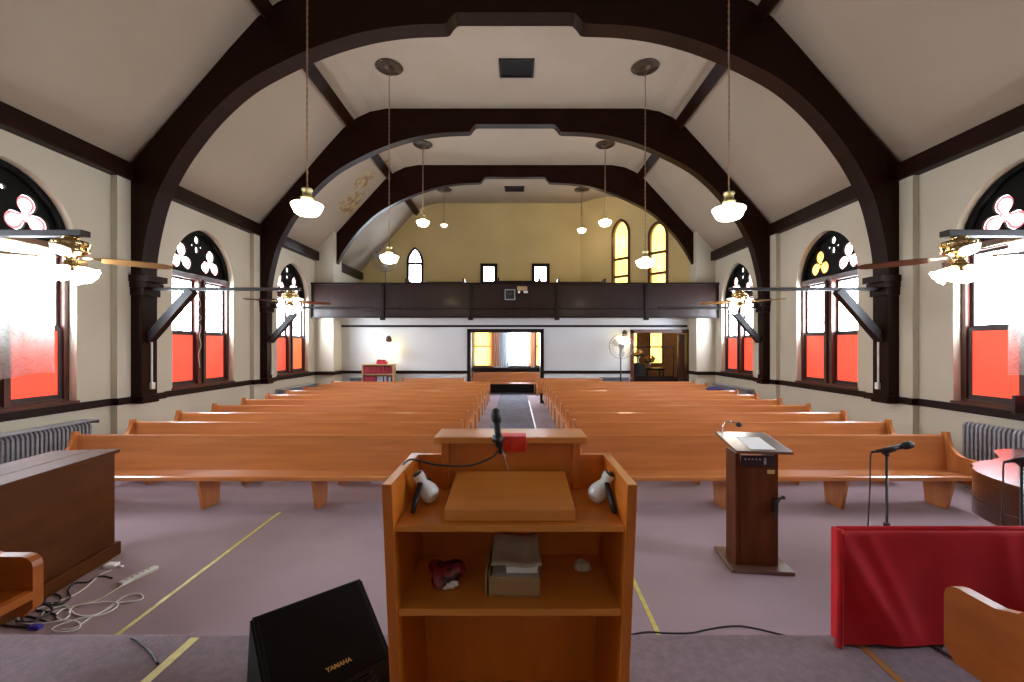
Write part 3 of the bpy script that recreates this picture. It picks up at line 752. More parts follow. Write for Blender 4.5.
m = MB(); m.sphere((0,-.14,.24),.10,14,(1,1,1.5)); m.cyl((0,-.02,.2),.07,.03,16,mtx=Matrix.Translation((0,.02,.2)) @ Matrix.Rotation(PI/2,4,'X')); m.build('fixture', M['bronze'], root)
m = MB(); m.tube([(.02,-.01,-.1),(.03,-.01,-.55)],.006,6); m.build('cord', M['white_cable'], root)
root = empty('wall_sconce', (3.92,15.46,2.05), label='glowing wall lamp behind the standing fan', cat='lamp')
m = MB(); m.lathe([(0,-.02),(.09,-.02),(.15,-.12),(.16,-.22),(.10,-.28),(0,-.29)],20,Matrix.Translation((0,-.16,.35))); m.build('lamp_shade', M['sconce'], root)
m = MB(); m.sphere((0,-.10,.46),.10,14,(1,1,1.3)); m.cyl((0,0,0),.07,.03,16,mtx=Matrix.Translation((0,.02,.4)) @ Matrix.Rotation(PI/2,4,'X')); m.build('fixture', M['bronze'], root)

def stand_fan(loc, R, h, label, tilt=0):
    root = empty('pedestal_fan', loc, tilt, label=label, cat='fan')
    m = MB(); m.lathe([(0,0),(.24,0),(.24,.02),(.06,.05),(.03,.09),(0,.09)],24); m.build('base', M['black'], root)
    m = MB(); m.tube([(0,0,.05),(0,0,h-.2)],.018,10); m.tube([(0,0,.05),(0,0,h*.55)],.026,10); m.build('pole', M['black'], root)
    T = Matrix.Translation((0,-.1,h)) @ Matrix.Rotation(PI/2,4,'X')
    m = MB()
    for zz, rr in ((0,R),(.05,R),(.09,R*.8),(.11,R*.5)):
        m.tube([T @ Vector((rr*math.cos(2*PI*k/40), rr*math.sin(2*PI*k/40), zz)) for k in range(40)], .010 if rr == R else .005, 5, closed=True)
    for k in range(24):
        a = 2*PI*k/24; c, s_ = math.cos(a), math.sin(a)
        m.tube([T @ Vector((c*r, s_*r, z)) for r, z in ((.06,.12),(R*.5,.11),(R*.8,.09),(R,.05),(R,0),(R*.7,-.06),(.08,-.08))], .0028, 4)
    m.build('guard', M['steel'], root)
    for q in range(3):
        a0 = q*2*PI/3+.3; m = MB()
        pts = [(.05*math.cos(a0),.05*math.sin(a0)),(R*.85*math.cos(a0-.1),R*.85*math.sin(a0-.1)),(R*.9*math.cos(a0+.35),R*.9*math.sin(a0+.35)),(R*.6*math.cos(a0+.7),R*.6*math.sin(a0+.7)),(.05*math.cos(a0+1),.05*math.sin(a0+1))]
        m.poly(pts, lambda u,v,d: T @ Vector((u,v,.03+d)), .004); m.build('blade', M['clear'], root)
    m = MB(); m.cyl((0,0,0),.09,.16,18,mtx=T @ Matrix.Translation((0,0,-.1))); m.box((-.03,-.05,h-.25),(.03,.05,h)); m.build('motor', M['steel'], root)
stand_fan((3.67,14.93,0), .42, 2.05, 'grey standing fan with round wire guard before the white back wall')
stand_fan((-5.5,18.3,3.3), .52, 2.42, 'round standing fan up on the balcony left of the arched window')

# ------------------------------------------------------------------ vestibule beyond the central doorway
VX0, VX1, VB = -3.2, 2.4, 19.3
m = MB(); wins = [(-1.78,-1.0),(-.2,.62),(.86,1.2)]
vh = [[(a,1.15),(b,1.15),(b,3.0),(a,3.0)] for a,b in ((-1.85,-1.0),(-.25,.65),(.9,1.7))]
m.poly([(VX0,0),(VX1,0),(VX1,3.06),(VX0,3.06)], lambda u,v,d:(u,VB-.25+d,v), .2, [[(a,max(.0,z)) for a,z in h] for h in vh])
struct(m.build('wall_vestibule_back', M['white_wall']))
for x in (VX0, VX1):
    m = MB(); m.box((x-.06,YB+.22,0),(x+.06,VB,3.06)); struct(m.build('wall_vestibule_side', M['white_wall']))
for k, (a, b) in enumerate(((-1.85,-1.0),(-.25,.65),(.9,1.7))):
    r_ = empty('window_%d' % (16+k), (0,VB-.25,0), kind='structure')
    m = MB(); m.poly([(a,1.15),(b,1.15),(b,3.0),(a,3.0)], lambda u,v,d:(u,d-.03,v), .12, [[(a+.06,1.2),(b-.06,1.2),(b-.06,2.95),(a+.06,2.95)]])
    m.box((a,0,2.02),(b,.05,2.07)); m.box((a-.05,-.08,1.08),(b+.05,.02,1.15)); m.build('window_frame', M['trim'] if k == 1 else M['frame'], r_)
    m = MB(); m.box((a+.03,.06,1.17),(b-.03,.08,2.97)); m.build('pane', M['white_glass'] if k == 1 else M['yellow_glass'], r_)
for (x0,x1,mt,lab) in ((-2.2,-1.75,'white_sheer','pale curtain left of the orange vestibule window'),(-1.15,-.7,'orange_sheer','salmon curtain in the vestibule right of the left window'),(-.6,-.15,'white_sheer','pale blue curtain left of the white vestibule window'),(.6,.88,'orange_sheer','salmon curtain right of the white vestibule window')):
    drape('curtain', x0, x1, 1.15, 3.0, lambda u,v,d:(u,18.93+d,v), M[mt], 4, .03, lab, 'curtain')
m = MB(); m.box((VX0,18.8,1.0),(VX1,19.05,1.1)); struct(m.build('trim_sill', M['trim']))
m = MB(); m.box((VX0,18.98,0),(VX1,19.05,1.0)); struct(m.build('trim_pew_shade', M['trim']))  # dark sheet standing in for the shade below the vestibule pew
# ------------------------------------------------------------------ side room beyond the right doorway
m = MB(); m.poly([(2.5,0),(W,0),(W,3.06),(2.5,3.06)], lambda u,v,d:(u,18.0+d,v), .2, [[(4.55,1.3),(5.15,1.3),(5.15,2.75),(4.55,2.75)],[(5.62,1.35),(6.2,1.35),(6.2,2.75),(5.62,2.75)]])
struct(m.build('wall_side_room', M['brownwall']))
for k, (a, b) in enumerate(((4.55,5.15),(5.62,6.2))):
    r_ = empty('window_%d' % (19+k), (0,18.0,0), kind='structure')
    m = MB(); m.poly([(a,1.3),(b,1.3),(b,2.75),(a,2.75)], lambda u,v,d:(u,d-.03,v), .12, [[(a+.05,1.35),(b-.05,1.35),(b-.05,2.7),(a+.05,2.7)]]); m.box((a,0,2.0),(b,.05,2.05)); m.build('window_frame', M['frame'], r_)
    m = MB(); m.box((a+.03,.06,1.32),(b-.03,.08,2.72)); m.build('pane', M['yellow_glass'], r_)
root = empty('glass_screen', (5.25,15.62,0), label='tall dark-framed glass screen standing in the right rear doorway', cat='screen')
m = MB(); m.bar((-.95,0,2.02),(.52,0,2.02),.03,.035); m.bar((.50,0,2.02),(.50,0,.9),.03,.035,(0,1,0)); m.bar((-.95,0,.95),(.52,0,.93),.03,.06); m.box((-.95,-.02,.0),(.95,.02,.92)); m.build('screen_frame', M['trim'], root)
m = MB(); m.box((.66,-.05,0),(.9,.06,2.48),.01); m.build('door_edge', M['frame'], root)
root = empty('side_table', (5.45,16.9,0), label='small dark table holding flowers inside the right rear room', cat='table')
m = MB(); m.box((-.35,-.25,1.13),(.35,.25,1.2)); m.build('tabletop', M['trim'], root)
for sx in (-1,1):
    for sy in (-1,1):
        m = MB(); m.box((sx*.30-.02,sy*.2-.02,0),(sx*.30+.02,sy*.2+.02,1.13)); m.build('leg', M['trim'], root)
def bouquet(loc, R, label):
    root = empty('flower_vase', loc, label=label, cat='flowers', group='flower arrangements in the rear room')
    m = MB(); m.lathe([(0,0),(.06,0),(.03,.06),(.035,.15),(.09,.24),(.08,.24),(.03,.16),(0,.1)],16); m.build('vase', M['ceramic'], root)
    m = MB(); n2 = MB()
    for q in range(26):
        a = random.uniform(0,2*PI); e = random.uniform(.1,1.4); p_ = Vector((math.cos(a)*math.cos(e), math.sin(a)*math.cos(e)*.6, math.sin(e)*.8))*R*random.uniform(.6,1)+Vector((0,0,.28))
        m.sphere(p_, .045, 8, (1,.8,.8)); n2.tube([(0,0,.2), p_*.6+Vector((0,0,.1)), p_], .005, 4)
        if q % 2: n2.sphere(p_*.8+Vector((random.uniform(-.05,.05),0,-.02)), .05, 6, (1.4,.4,.5))
    m.build('blossoms', M['petal'], root); n2.build('foliage', M['leaf'], root)
bouquet((5.30,16.9,1.2), .26, 'orange flowers in a white vase before the yellow window')
bouquet((4.72,16.5,1.42), .26, 'pale flowers over a dark stand at the left of the right rear doorway')
root = empty('draped_stand', (4.72,16.5,0), label='dark cloth-covered stand under the pale flowers', cat='stand')
m = MB(); m.lathe([(0,0),(.42,0),(.40,.5),(.34,1.0),(.26,1.3),(.15,1.41),(0,1.42)],20); m.build('cloth', M['bark'], root)
root = empty('storage_bench', (5.3,15.85,0), label='plain brown wooden chest low in the right rear doorway', cat='chest')
m = MB(); m.box((-1.0,-.12,.0),(.3,.12,.86),.01); m.build('chest_body', M['pew'], root); m = MB(); m.box((-1.02,-.14,.86),(.32,.14,.9),.01); m.build('lid', M['pew'], root)

# ------------------------------------------------------------------ console at left
root = empty('organ_console', (-4.0,4.30,0), math.radians(7), label='large brown wooden organ console at the left edge, backed toward the aisle', cat='organ')
m = MB(); m.box((-.50,-1.75,.10),(0,0,1.02),.008); m.build('case', M['console'], root)
m = MB(); m.box((-.57,-1.78,1.02),(-.22,.03,1.055),.006); m.box((-.215,-1.78,1.02),(.03,.03,1.055),.006); m.build('top_board', M['console'], root)
m = MB(); m.box((-.53,-1.78,0),(.035,.035,.13),.015); m.build('plinth', M['console'], root)
# ------------------------------------------------------------------ lectern
root = empty('lectern', (2.05,4.0,0), math.radians(-6), label='dark walnut lectern with a sheet of paper, between pulpit and red drape', cat='lectern')
m = MB(); m.box((-.05,-.05,0),(.50,.42,.035),.006); m.build('base', M['lectern_top'], root)
m = MB(); m.box((.02,.05,.035),(.06,.28,1.08)); m.build('side_panel', M['lectern'], root)
m = MB(); m.box((.36,.05,.035),(.40,.28,1.08)); m.build('side_panel', M['lectern'], root)
m = MB(); m.box((.06,.045,.035),(.36,.28,1.0)); m.build('front_panel', M['lectern'], root)
TL = Matrix.Translation((0,-.06,1.105)) @ Matrix.Rotation(math.radians(7),4,'X')
m = MB(); m.box((-.015,0,0),(.48,.56,.025),.004,TL); m.build('top', M['lectern_top'], root)
m = MB(); m.box((.065,.03,.965),(.36,.055,1.07)); pn = m.build('control_panel', M['black'], root)
m = MB()
for q in range(5): m.cyl((0,0,0),.008,.012,10,mtx=Matrix.Translation((.10+q*.032,.03,1.035)) @ Matrix.Rotation(PI/2,4,'X'))
m.box((.265,.024,.99),(.285,.032,1.05)); m.build('knobs', M['steel'], pn)
m = MB(); m.box((.30,.038,.90),(.365,.046,.935)); m.build('nameplate', M['gold'], root)
m = MB(); T = TL
m.tube([TL @ Vector(p) for p in curve_pts([(.02,.44,.02),(.015,.44,.10),(.04,.43,.16),(.09,.42,.175),(.14,.41,.16)],6)], .008, 8); g = m.build('gooseneck', M['chrome'], root)
m = MB(); m.sphere((0,0,0),.026,10,mtx=TL @ Matrix.Translation((.16,.405,.15)) @ Matrix.Diagonal((1.3,1,1,1))); m.build('microphone_head', M['black'], g)
m = MB(); m.box((.345,.01,.55),(.385,.05,.66),.006); m.tube([(.37,.03,.62),(.40,.02,.68),(.43,.02,.69)],.012,8); m.sphere((.43,.02,.69),.02,8); m.tube([(.36,.03,.56),(.355,.02,.50),(.37,.02,.52)],.006,6); m.build('cable_clip', M['black'], root)
m = MB(); m.box((0,0,0),(.22,.34,.002),mtx=TL @ Matrix.Translation((.13,.05,.027)) ); 
o = m.build('sheet_of_paper', M['paper']); o.location = root.location; o.rotation_euler = root.rotation_euler; tag(o, 'white sheet of paper on the lectern top', 'paper')

# ------------------------------------------------------------------ microphones on stands
def mic_stand(x, y, z, label, miclabel, flip=1):
    root = empty('microphone_stand', (x,y,0), label=label, cat='stand')
    m = MB(); m.lathe([(0,0),(.14,0),(.14,.015),(.03,.03),(0,.03)],24); m.build('base', M['black'], root)
    m = MB(); m.tube([(0,0,.02),(0,0,z-.02)],.009,10); m.tube([(0,0,.02),(0,0,.75)],.014,10); m.cyl((0,0,.72),.02,.1,12); m.build('pole', M['black'], root)
    m = MB(); m.tube([(0,0,z-.03),(0,0,z)],.016,10); m.tube([(-.03*flip,0,z),(.05*flip,0,z+.02)],.02,10); m.build('clip', M['black'], root)
    mk = empty('microphone', (x,y,z), label=miclabel, cat='microphone')
    a = Vector((-.07*flip,.01,.0)); b = Vector((.15*flip,-.03,.06))
    d = (b-a).normalized()
    m = MB(); m.tube([a, a+d*.06, a+d*.18],[.011,.014,.02],14); m.build('handle', M['black'], mk)
    m = MB(); m.tube([a+d*.165,a+d*.178,a+d*.185,a+d*.205,a+d*.235,a+d*.247],[.016,.024,.027,.028,.024,.006],16); m.build('grille', M['mic'], mk)
    m = MB(); m.tube([a, a-d*.03],.009,8); m.tube(curve_pts([a-d*.03, a+Vector((-.04*flip,0,-.06)), a+Vector((-.045*flip,0,-.3)), Vector((-.13*flip,.02,.6-z)), Vector((-.15*flip,.04,.012-z)), Vector((-.25*flip,.15,.008-z))],8), .005, 6); m.build('cable', M['black_cable'], mk)
mic_stand(2.68,3.1,1.33,'black microphone stand behind the red drape, left of the piano','black handheld microphone on the stand above the red drape')
mic_stand(3.30,2.80,1.34,'black microphone stand cut off at the right edge before the piano','microphone at the right edge over the piano lid',1)
# ------------------------------------------------------------------ grand piano
root = empty('grand_piano', (4.0,3.0,0), label='dark mahogany grand piano at the right edge with pink reflections on its lid', cat='piano')
out = [(-.10,-.35),(1.7,-.35),(1.7,1.57),(1.4,1.57),(1.2,1.56),(1.07,1.53),(.95,1.44),(.83,1.30),(.73,1.20),(.60,1.14),(.35,1.03),(.18,.93),(.08,.82),(.0,.64),(-.06,.35),(-.10,.0)]
out = out[:4] + [(p.x, p.y) for p in curve_pts([(a, b, 0) for a, b in out[4:]], 4)]
def grow(P, t):
    cx = sum(p[0] for p in P)/len(P); cy = sum(p[1] for p in P)/len(P)
    return [(p[0]+(t if p[0] > cx else -t), p[1]+(t if p[1] > cy else -t)) for p in P]
m = MB(); m.poly(out, lambda u,v,d:(u,v,.72+d), .25); m.build('rim', M['piano'], root)
m = MB(); m.poly(grow(out,.02), lambda u,v,d:(u,v,.71+d), .035); m.build('rim_moulding', M['piano'], root)
m = MB(); m.poly(grow(out,.02), lambda u,v,d:(u,v,.97+d), .025); m.build('lid', M['piano'], root)
m = MB(); m.poly(grow(out,-.08), lambda u,v,d:(u,v,.58+d), .14); m.build('soundboard_frame', M['piano'], root)
for (x,y) in ((.25,.25),(1.5,-.2),(1.5,1.35)):
    m = MB(); m.lathe([(0,0),(.03,0),(.03,.05),(.045,.08),(.05,.3),(.075,.55),(.08,.62),(0,.62)],16,Matrix.Translation((x,y,0))); m.build('leg', M['piano'], root)
# ------------------------------------------------------------------ red draped rail
root = empty('draped_rail', (1.775,2.385,PZ), label='crimson velvet drape over a low rail at the platform edge, lower right', cat='drape')
m = MB(); nu, nz = 120, 24; G = []; Lr = 2.4; Hh = .64
def fold(t, s_):   # t along, s_ 0 bottom .. 1 top
    x = t*Lr; d = 0
    for (cx, k, wdt, sl) in ((.22,.030,.07,.55),(.34,.014,.05,.45),(.95,.012,.06,.1),(1.02,.034,.07,-.18),(1.22,.024,.06,-.30),(1.6,.02,.06,.2),(1.9,.02,.08,-.2)):
        c = cx - sl*(s_-.3)*Hh; d += 1.5*k*math.exp(-((x-c)/wdt)**2)*(1-.75*s_)
    d += .004*math.sin(x*23)*(1-s_)
    return d*min(1, .35+2.2*s_)
for j in range(nz+1):
    s_ = j/nz; G.append([m.bm.verts.new((i/nu*Lr, -.04-fold(i/nu, s_), .015+s_*(Hh-.03))) for i in range(nu+1)])
for k, (yy, zz) in enumerate(((-.035,Hh-.004),(-.01,Hh),(.01,Hh),(.03,Hh-.01),(.032,.02))): G.append([m.bm.verts.new((i/nu*Lr, yy, zz)) for i in range(nu+1)])
for a_, b_ in zip(G, G[1:]):
    for i in range(nu): f = m.bm.faces.new((a_[i],a_[i+1],b_[i+1],b_[i])); f.smooth = True
m.bm.faces.new([g[0] for g in G])
m.build('cloth', M['velvet'], root)
m = MB(); m.tube([(0,-.03,.0),(0.0,-.035,.3),(0,-.03,Hh+.004)],.02,10); m.tube([(0,-.02,Hh-.002),(Lr,-.02,Hh-.002)],.016,10); m.build('piping', M['velvet'], root)
m = MB(); m.box((.02,-.01,0),(Lr,.02,Hh-.02)); m.build('rail', M['trim'], root)

# ------------------------------------------------------------------ pulpit
root = empty('pulpit', (-.02,1.60,PZ), label='open-backed orange oak pulpit with sloped reading board, centre foreground', cat='pulpit')
ztop = 1.58-PZ; yb = .46
def xo(z): return .43+(.477-.43)*z/ztop
def side_panel(sx):
    a, b = xo(0), xo(ztop); t = .038
    V = [(sx*(a-t),0,0),(sx*a,0,0),(sx*a,yb,0),(sx*(a-t),yb,0),(sx*(b-t),0,ztop),(sx*b,0,ztop),(sx*b,yb,ztop),(sx*(b-t),yb,ztop)]
    m = MB(); m.hexa(V, .003); m.build('side_panel', M['pulpit'], root)
side_panel(-1); side_panel(1)
m = MB(); m.poly([(-.43,0),(.43,0),(.477,ztop),(.315,ztop),(.315,1.64-PZ),(-.315,1.64-PZ),(-.315,ztop),(-.477,ztop)], lambda u,v,d:(u,yb-.02+d,v), .03); m.build('front_panel', M['pulpit'], root)
for sx in (-1,1):
    m = MB(); m.box((sx*.29,.41,.975),(sx*.325,.46,1.19),.003); m.build('stile', M['pulpit'], root)
m = MB(); m.box((-.32,yb-.01,.98),(.32,yb+.02,1.19)); 
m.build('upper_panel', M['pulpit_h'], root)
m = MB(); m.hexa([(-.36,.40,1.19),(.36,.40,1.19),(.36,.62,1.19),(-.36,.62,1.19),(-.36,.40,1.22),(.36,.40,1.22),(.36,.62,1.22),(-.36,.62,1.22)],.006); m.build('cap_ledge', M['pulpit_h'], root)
w1 = xo(.97)-.038
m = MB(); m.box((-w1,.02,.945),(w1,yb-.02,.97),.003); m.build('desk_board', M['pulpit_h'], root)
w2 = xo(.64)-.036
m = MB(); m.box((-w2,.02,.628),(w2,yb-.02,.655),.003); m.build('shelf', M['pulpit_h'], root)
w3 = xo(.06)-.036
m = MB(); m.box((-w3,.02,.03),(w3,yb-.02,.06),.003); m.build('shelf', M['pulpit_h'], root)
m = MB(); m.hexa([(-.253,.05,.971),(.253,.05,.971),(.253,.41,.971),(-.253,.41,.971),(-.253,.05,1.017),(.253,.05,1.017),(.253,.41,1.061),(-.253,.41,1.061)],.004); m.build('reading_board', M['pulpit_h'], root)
P0 = Vector(root.location)
# microphone on gooseneck
mk = empty('pulpit_microphone', (-.01,2.02,1.52-.02), label='black microphone on a thin chrome gooseneck at the pulpit top', cat='microphone')
m = MB(); m.tube([(0,0,-.06),(-.01,-.01,-.02),(-.035,-.02,.07),(-.05,-.03,.12)],.004,8); m.build('gooseneck', M['chrome'], mk)
m = MB(); m.tube([(-.055,-.03,.10),(-.06,-.035,.15)],.010,10); m.tube([(-.062,-.04,.13),(-.072,-.04,.19)],[.016,.022],12); m.tube([(-.095,-.04,.165),(-.045,-.04,.165)],.012,8); m.build('clip', M['black'], mk)
m = MB(); m.tube([(-.066,-.04,.16),(-.07,-.045,.21),(-.074,-.05,.25)],[.012,.015,.021],14); m.tube([(-.074,-.05,.245),(-.075,-.05,.26),(-.077,-.052,.285),(-.078,-.053,.305),(-.078,-.054,.312)],[.018,.023,.023,.017,.004],16); m.build('grille', M['mic'], mk)
m = MB(); m.tube(curve_pts([(-.06,-.03,.12),(-.10,-.06,.085),(-.2,-.1,.06),(-.33,-.12,.07),(-.42,-.12,.09),(-.455,-.13,.095),(-.48,-.16,.07),(-.485,-.18,.0)],8),.0045,6); m.build('cable', M['black_cable'], mk)
# red cloth over the cap
m = MB(); pts = [(.085,.0),(.0,.0),(-.003,-.0),(-.006,-.02),(-.006,-.07)]
G = [[m.bm.verts.new((x+(.003*math.sin(x*70) if k > 2 else 0), y+(.003*math.sin(x*90) if k > 2 else 0), z)) for x in [i*.01 for i in range(13)]] for k,(y,z) in enumerate(pts)]
for a_, b_ in zip(G, G[1:]):
    for i in range(12): m.bm.faces.new((a_[i],a_[i+1],b_[i+1],b_[i])).smooth = True
o = m.build('red_cloth', M['red_cloth']); o.location = (-.068,1.996,1.675); sm = o.modifiers.new('thick','SOLIDIFY'); sm.thickness = .003
tag(o, 'small bright red cloth hung over the pulpit ledge beside the microphone', 'cloth')
# two clip lamps
def clip_lamp(x, y, sx, label):
    r_ = empty('clip_lamp', (x,y,1.42), label=label, cat='lamp', group='white lamps inside the pulpit')
    ax = Vector((sx*.42,-.30,.85)).normalized(); q = Vector((0,0,1)).rotation_difference(ax).to_matrix().to_4x4()
    T = Matrix.Translation((sx*-.0,.0,.045)) @ q
    m = MB(); m.lathe([(0,-.035),(.022,-.033),(.036,-.02),(.042,0),(.040,.02),(.030,.045),(.022,.06),(.022,.075),(.026,.085),(.026,.105),(.022,.112)],24,T); m.build('lamp_body', M['ceramic'], r_)
    m = MB(); m.lathe([(0,.104),(.019,.106),(.019,.112),(.006,.113),(0,.113)],16,T)
    m.build('socket', M['black'], r_)
    p1 = T @ Vector((0,0,.07))
    m = MB(); m.tube([p1+Vector((-sx*0+.0,-.02,.0)), Vector((sx*.045,-.075,.04)), Vector((sx*.045,-.115,.008))],[.010,.012,.009],10); m.build('clamp_handle', M['black'], r_)
clip_lamp(-.365,1.84,-1,'white lamp with black handle inside the pulpit, left side'); clip_lamp(.353,1.84,1,'white lamp with black handle inside the pulpit, right side')
m = MB(); m.cyl((0,0,0),.013,.08,14); m.cyl((0,0,.08),.0135,.008,14)
o = m.build('marker_pen', M['black']); o.location = (-.385,1.90,1.425); tag(o, 'short black tube standing behind the left white lamp', 'tube')
# shelf contents
SZ = .656+PZ
root = empty('cardboard_box', (.0-.005,1.70,SZ), math.radians(-3), label='open cardboard box of papers on the pulpit shelf', cat='box')
m = MB(); m.box((-.10,0,0),(.105,.004,.075)); m.box((-.10,.0,0),(-.096,.20,.09)); m.box((.101,0,0),(.105,.20,.075)); m.box((-.10,.2,0),(.105,.204,.075)); m.box((-.10,0,0),(.105,.204,.004)); m.box((-.112,-.004,.0),(-.106,.19,.105)); m.build('box_body', M['card'], root)
m = MB(); m.box((-.09,.006,.01),(.10,.19,.074)); m.build('contents', M['old_paper'], root)
root = empty('booklet', (.02,1.73,SZ+.077), label='thick white booklet on the cardboard box in the pulpit', cat='book')
m = MB(); m.box((-.055,0,0),(.07,.17,.022)); m.build('pages', M['paper'], root); m = MB(); m.box((-.057,-.002,.022),(.072,.17,.025)); m.build('cover', M['paper'], root)
m = MB(); nu = 10; G = [[m.bm.verts.new((-.10+.2*i/nu, .26*j/8, .006*math.sin(i*.7)+.008*math.cos(j)+.02*(j/8))) for i in range(nu+1)] for j in range(9)]
for a_, b_ in zip(G, G[1:]):
    for i in range(nu): m.bm.faces.new((a_[i],a_[i+1],b_[i+1],b_[i])).smooth = True
o = m.build('loose_papers', M['old_paper']); o.location = (.005,1.695,SZ+.117); sm = o.modifiers.new('thick','SOLIDIFY'); sm.thickness = .004
tag(o, 'curled sheets of paper topmost on the pulpit shelf box', 'paper')
root = empty('snack_bag', (-.30,1.80,SZ), label='crumpled dark red wrapper at the left of the pulpit shelf', cat='bag')
def lump(c, r, sc, seed, amp=.25):
    rnd = random.Random(seed); bm = bmesh.new(); bmesh.ops.create_icosphere(bm, subdivisions=3, radius=r)
    ph = [(rnd.uniform(8,22), rnd.uniform(0,6), Vector((rnd.uniform(-1,1),rnd.uniform(-1,1),rnd.uniform(-1,1)))) for _ in range(7)]
    for v in bm.verts:
        k = 1+amp*sum(math.sin(f*v.co.dot(d)/r*.35+p) for f,p,d in ph)/4; v.co = Vector((v.co.x*sc[0]*k, v.co.y*sc[1]*k, max(v.co.z*sc[2]*k, -r*sc[2]*.6)))+Vector(c)
    m = MB(); m.bm.free(); m.bm = bm; return m
lump((0,0,.045),.07,(1.1,.8,.75),3,.5).build('wrapper', M['bag'], root)
lump((.035,-.05,.02),.025,(1.2,.8,.7),5,.5).build('paper_scrap', M['paper'], root)
o = lump((0,0,.018),.028,(1.2,1,.8),9,.5).build('crumpled_paper', M['old_paper']); o.location = (.30,1.90,SZ); tag(o, 'crumpled paper ball at the right of the pulpit shelf', 'paper')

# ------------------------------------------------------------------ monitor speaker
A3 = Vector((-1.20,1.945,.42)); e = Vector((.75,.66,0)).normalized(); nn = Vector((.66,-.75,0)).normalized()
root = empty('monitor_speaker', (A3.x,A3.y,PZ), math.atan2(e.y,e.x), label='black wedge monitor speaker with gold lettering left of the pulpit', cat='speaker')
# local: x along edge (0-.51), y away from the baffle, z up; baffle slopes toward -y
Ls = .51
prof2 = [(0,.42),(.10,.0),(-.36,.0),(-.42,.06),(-.43,.155),(-.40,.19)]
m = MB(); m.poly(prof2, lambda u,v,d:(d,u,v), Ls)
es = [e_ for e_ in m.bm.edges if abs(e_.verts[0].co.x-e_.verts[1].co.x) < 1e-5]
bmesh.ops.bevel(m.bm, geom=m.bm.edges[:], offset=.010, segments=2, affect='EDGES')
m.build('cabinet', M['black_cab'], root)
def bf(u, s_, d): # point on baffle, s_ 0 top..1 bottom
    p = Vector((u, -.40*s_, .42-.23*s_)); return p + Vector((0,-.5,.866))*d
m = MB(); m.hexa([bf(.025,.04,-.002),bf(Ls-.025,.04,-.002),bf(Ls-.025,.93,-.002),bf(.025,.93,-.002),bf(.027,.045,.004),bf(Ls-.027,.045,.004),bf(Ls-.027,.925,.004),bf(.027,.925,.004)]); m.build('grille', M['grille'], root)
tc = bpy.data.curves.new('lettering','FONT'); tc.body = 'YAMAHA'; tc.size = .026; tc.extrude = .001; tc.offset = .0008; tc.align_x = 'CENTER'; tc.space_character = 1.0
to = bpy.data.objects.new('tmp', tc); COL.objects.link(to)
dg = bpy.context.evaluated_depsgraph_get(); me = bpy.data.meshes.new_from_object(to.evaluated_get(dg)); bpy.data.objects.remove(to)
ux = Vector((1,0,0)); uy = -(bf(0,1,0)-bf(0,0,0)).normalized(); uz = ux.cross(uy)
org = bf(.285,.81,.0055)
for v in me.vertices: v.co = org + ux*v.co.x + uy*v.co.y + uz*v.co.z
me.materials.clear(); me.materials.append(M['gold'])
lo = bpy.data.objects.new('lettering', me); COL.objects.link(lo); lo.parent = root
for f_ in me.polygons: f_.material_index = 0

# ------------------------------------------------------------------ cables on the floor
def px(x, y, z=0.0):   # floor point from a photograph position, used to lay out flat things only
    d = (2.1-z)*430/(y-345); return ((x-515)*d/430, d, z)
def cable(name, P, r, mat, label, z=.006, extra=None):
    m = MB(); m.tube(curve_pts([px(*p, z) for p in P], 8), r, 6); return tag(m.build(name, mat), label, 'cable')
P1 = [(112,570),(100,575),(85,588),(70,597),(48,605),(30,612)]
cable('extension_cord', P1, .006, M['white_cable'], 'white cord with a plug block lying from console toward the bench')
m = MB(); p_ = px(112,567); m.box((p_[0]-.05,p_[1]-.035,.0),(p_[0]+.05,p_[1]+.035,.035),.006); m.tube([(p_[0]+.05,p_[1],.012),(p_[0]+.11,p_[1]-.005,.01)],.01,8)
tag(m.build('plug_adapter', M['paper']), 'white plug block at the end of the cord beside the console', 'plug')
root = empty('power_strip', (px(139,577)[0],px(139,577)[1],0), math.radians(74), label='ivory power strip lying on the carpet', cat='power strip')
m = MB(); m.box((-.15,-.03,0),(.15,.03,.03),.006); m.build('housing', M['strip'], root)
m = MB()
for q in range(5): m.box((-.11+q*.045,-.012,.028),(-.09+q*.045,.012,.0325)); 
m.build('outlets', M['cover'], root)
cable('extension_cord', [(123,585),(112,592),(98,600),(80,605),(60,610),(40,618)], .006, M['old_paper'], 'beige cord running from the power strip to the left')
cable('coiled_cable', [(62,630),(75,628),(90,618),(110,608),(118,603),(135,601),(143,598),(140,594),(128,595),(116,602),(100,613),(85,616),(75,614),(68,608),(60,611),(56,616),(63,620),(70,614),(66,606),(55,608),(44,612),(42,619),(48,621)], .006, M['white_cable'], 'white cable looped in wide coils on the carpet', .008)
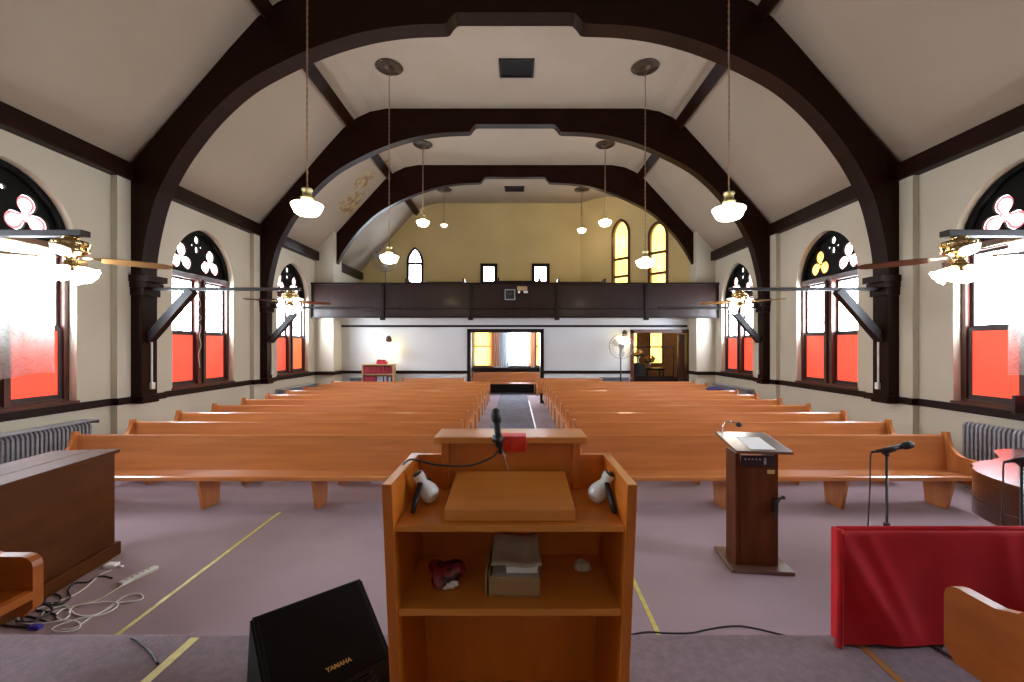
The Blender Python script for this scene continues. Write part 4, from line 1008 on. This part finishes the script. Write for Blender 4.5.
cable('coiled_cable', [(18,615),(20,622),(35,624),(52,622),(66,620),(78,622),(80,627),(72,631),(58,632),(52,629),(62,624),(82,618),(100,615),(114,609),(118,604),(110,602),(95,603),(75,606),(68,613)], .0055, M['white_cable'], 'second white cable twisted among the coils nearest the platform step', .016)
cable('black_cable', [(112,578),(100,576),(88,582),(75,583),(68,590),(70,598),(60,604),(45,603),(50,594),(60,596),(58,602),(40,604),(30,608),(10,612)], .007, M['black_cable'], 'thick black cable tangled behind the white coils', .007)
cable('black_cable', [(35,610),(48,612),(56,616),(50,622),(36,618),(22,616),(26,624),(40,628),(10,626),(-10,622)], .008, M['black_cable'], 'black cable heap between the bench and the step', .008)
cable('black_cable', [(24,614),(30,606),(44,604),(52,610),(40,618),(30,622),(16,621)], .008, M['black_cable'], 'black cable loop partly under the bench end', .02)
m = MB(); p_ = px(34,629); m.box((p_[0]-.03,p_[1]-.02,0),(p_[0]+.05,p_[1]+.02,.03),.004); tag(m.build('cable_connector', M['blue']), 'blue and white cable connector at the platform step', 'connector')
def pcable(P, r, z0, label):
    m = MB(); m.tube(curve_pts([px(*p, z0) for p in P], 8), r, 6); tag(m.build('black_cable', M['black_cable']), label, 'cable')
cable('black_cable', [(600,640),(628,635),(648,632),(665,633),(690,633),(705,630),(722,627),(740,626),(758,629),(775,633),(788,636)], .006, M['black_cable'], 'black cable curving over the floor right of the pulpit', .006)
pcable([(131,638),(138,641),(150,652),(158,664)], .006, PZ+.006, 'short black cable on the platform beside the yellow tape')
pcable([(931,645),(948,655),(970,668),(992,684)], .006, PZ+.006, 'black cable running under the right bench')
cable('carpet_seam', [(280,516),(230,556)], .001, M['trim'], 'x') if False else None
root = empty('folded_cloth', (5.3,11.43,.905), label='dark blue cloth bundle on a pew back by the third right window', cat='cloth')
lump((0,0,.03),.15,(1.6,.3,.4),12,.3).build('cloth', M['navy'], root)
m = MB(); m.box((.33,-.02,0),(.48,.02,.24),.005); o = m.build('picture_frame', M['black']); o.location = (6.0,5.35,.0); 
o.location = (6.30,5.72,1.19); tag(o, 'small dark framed card standing on the nearest right window sill', 'frame')
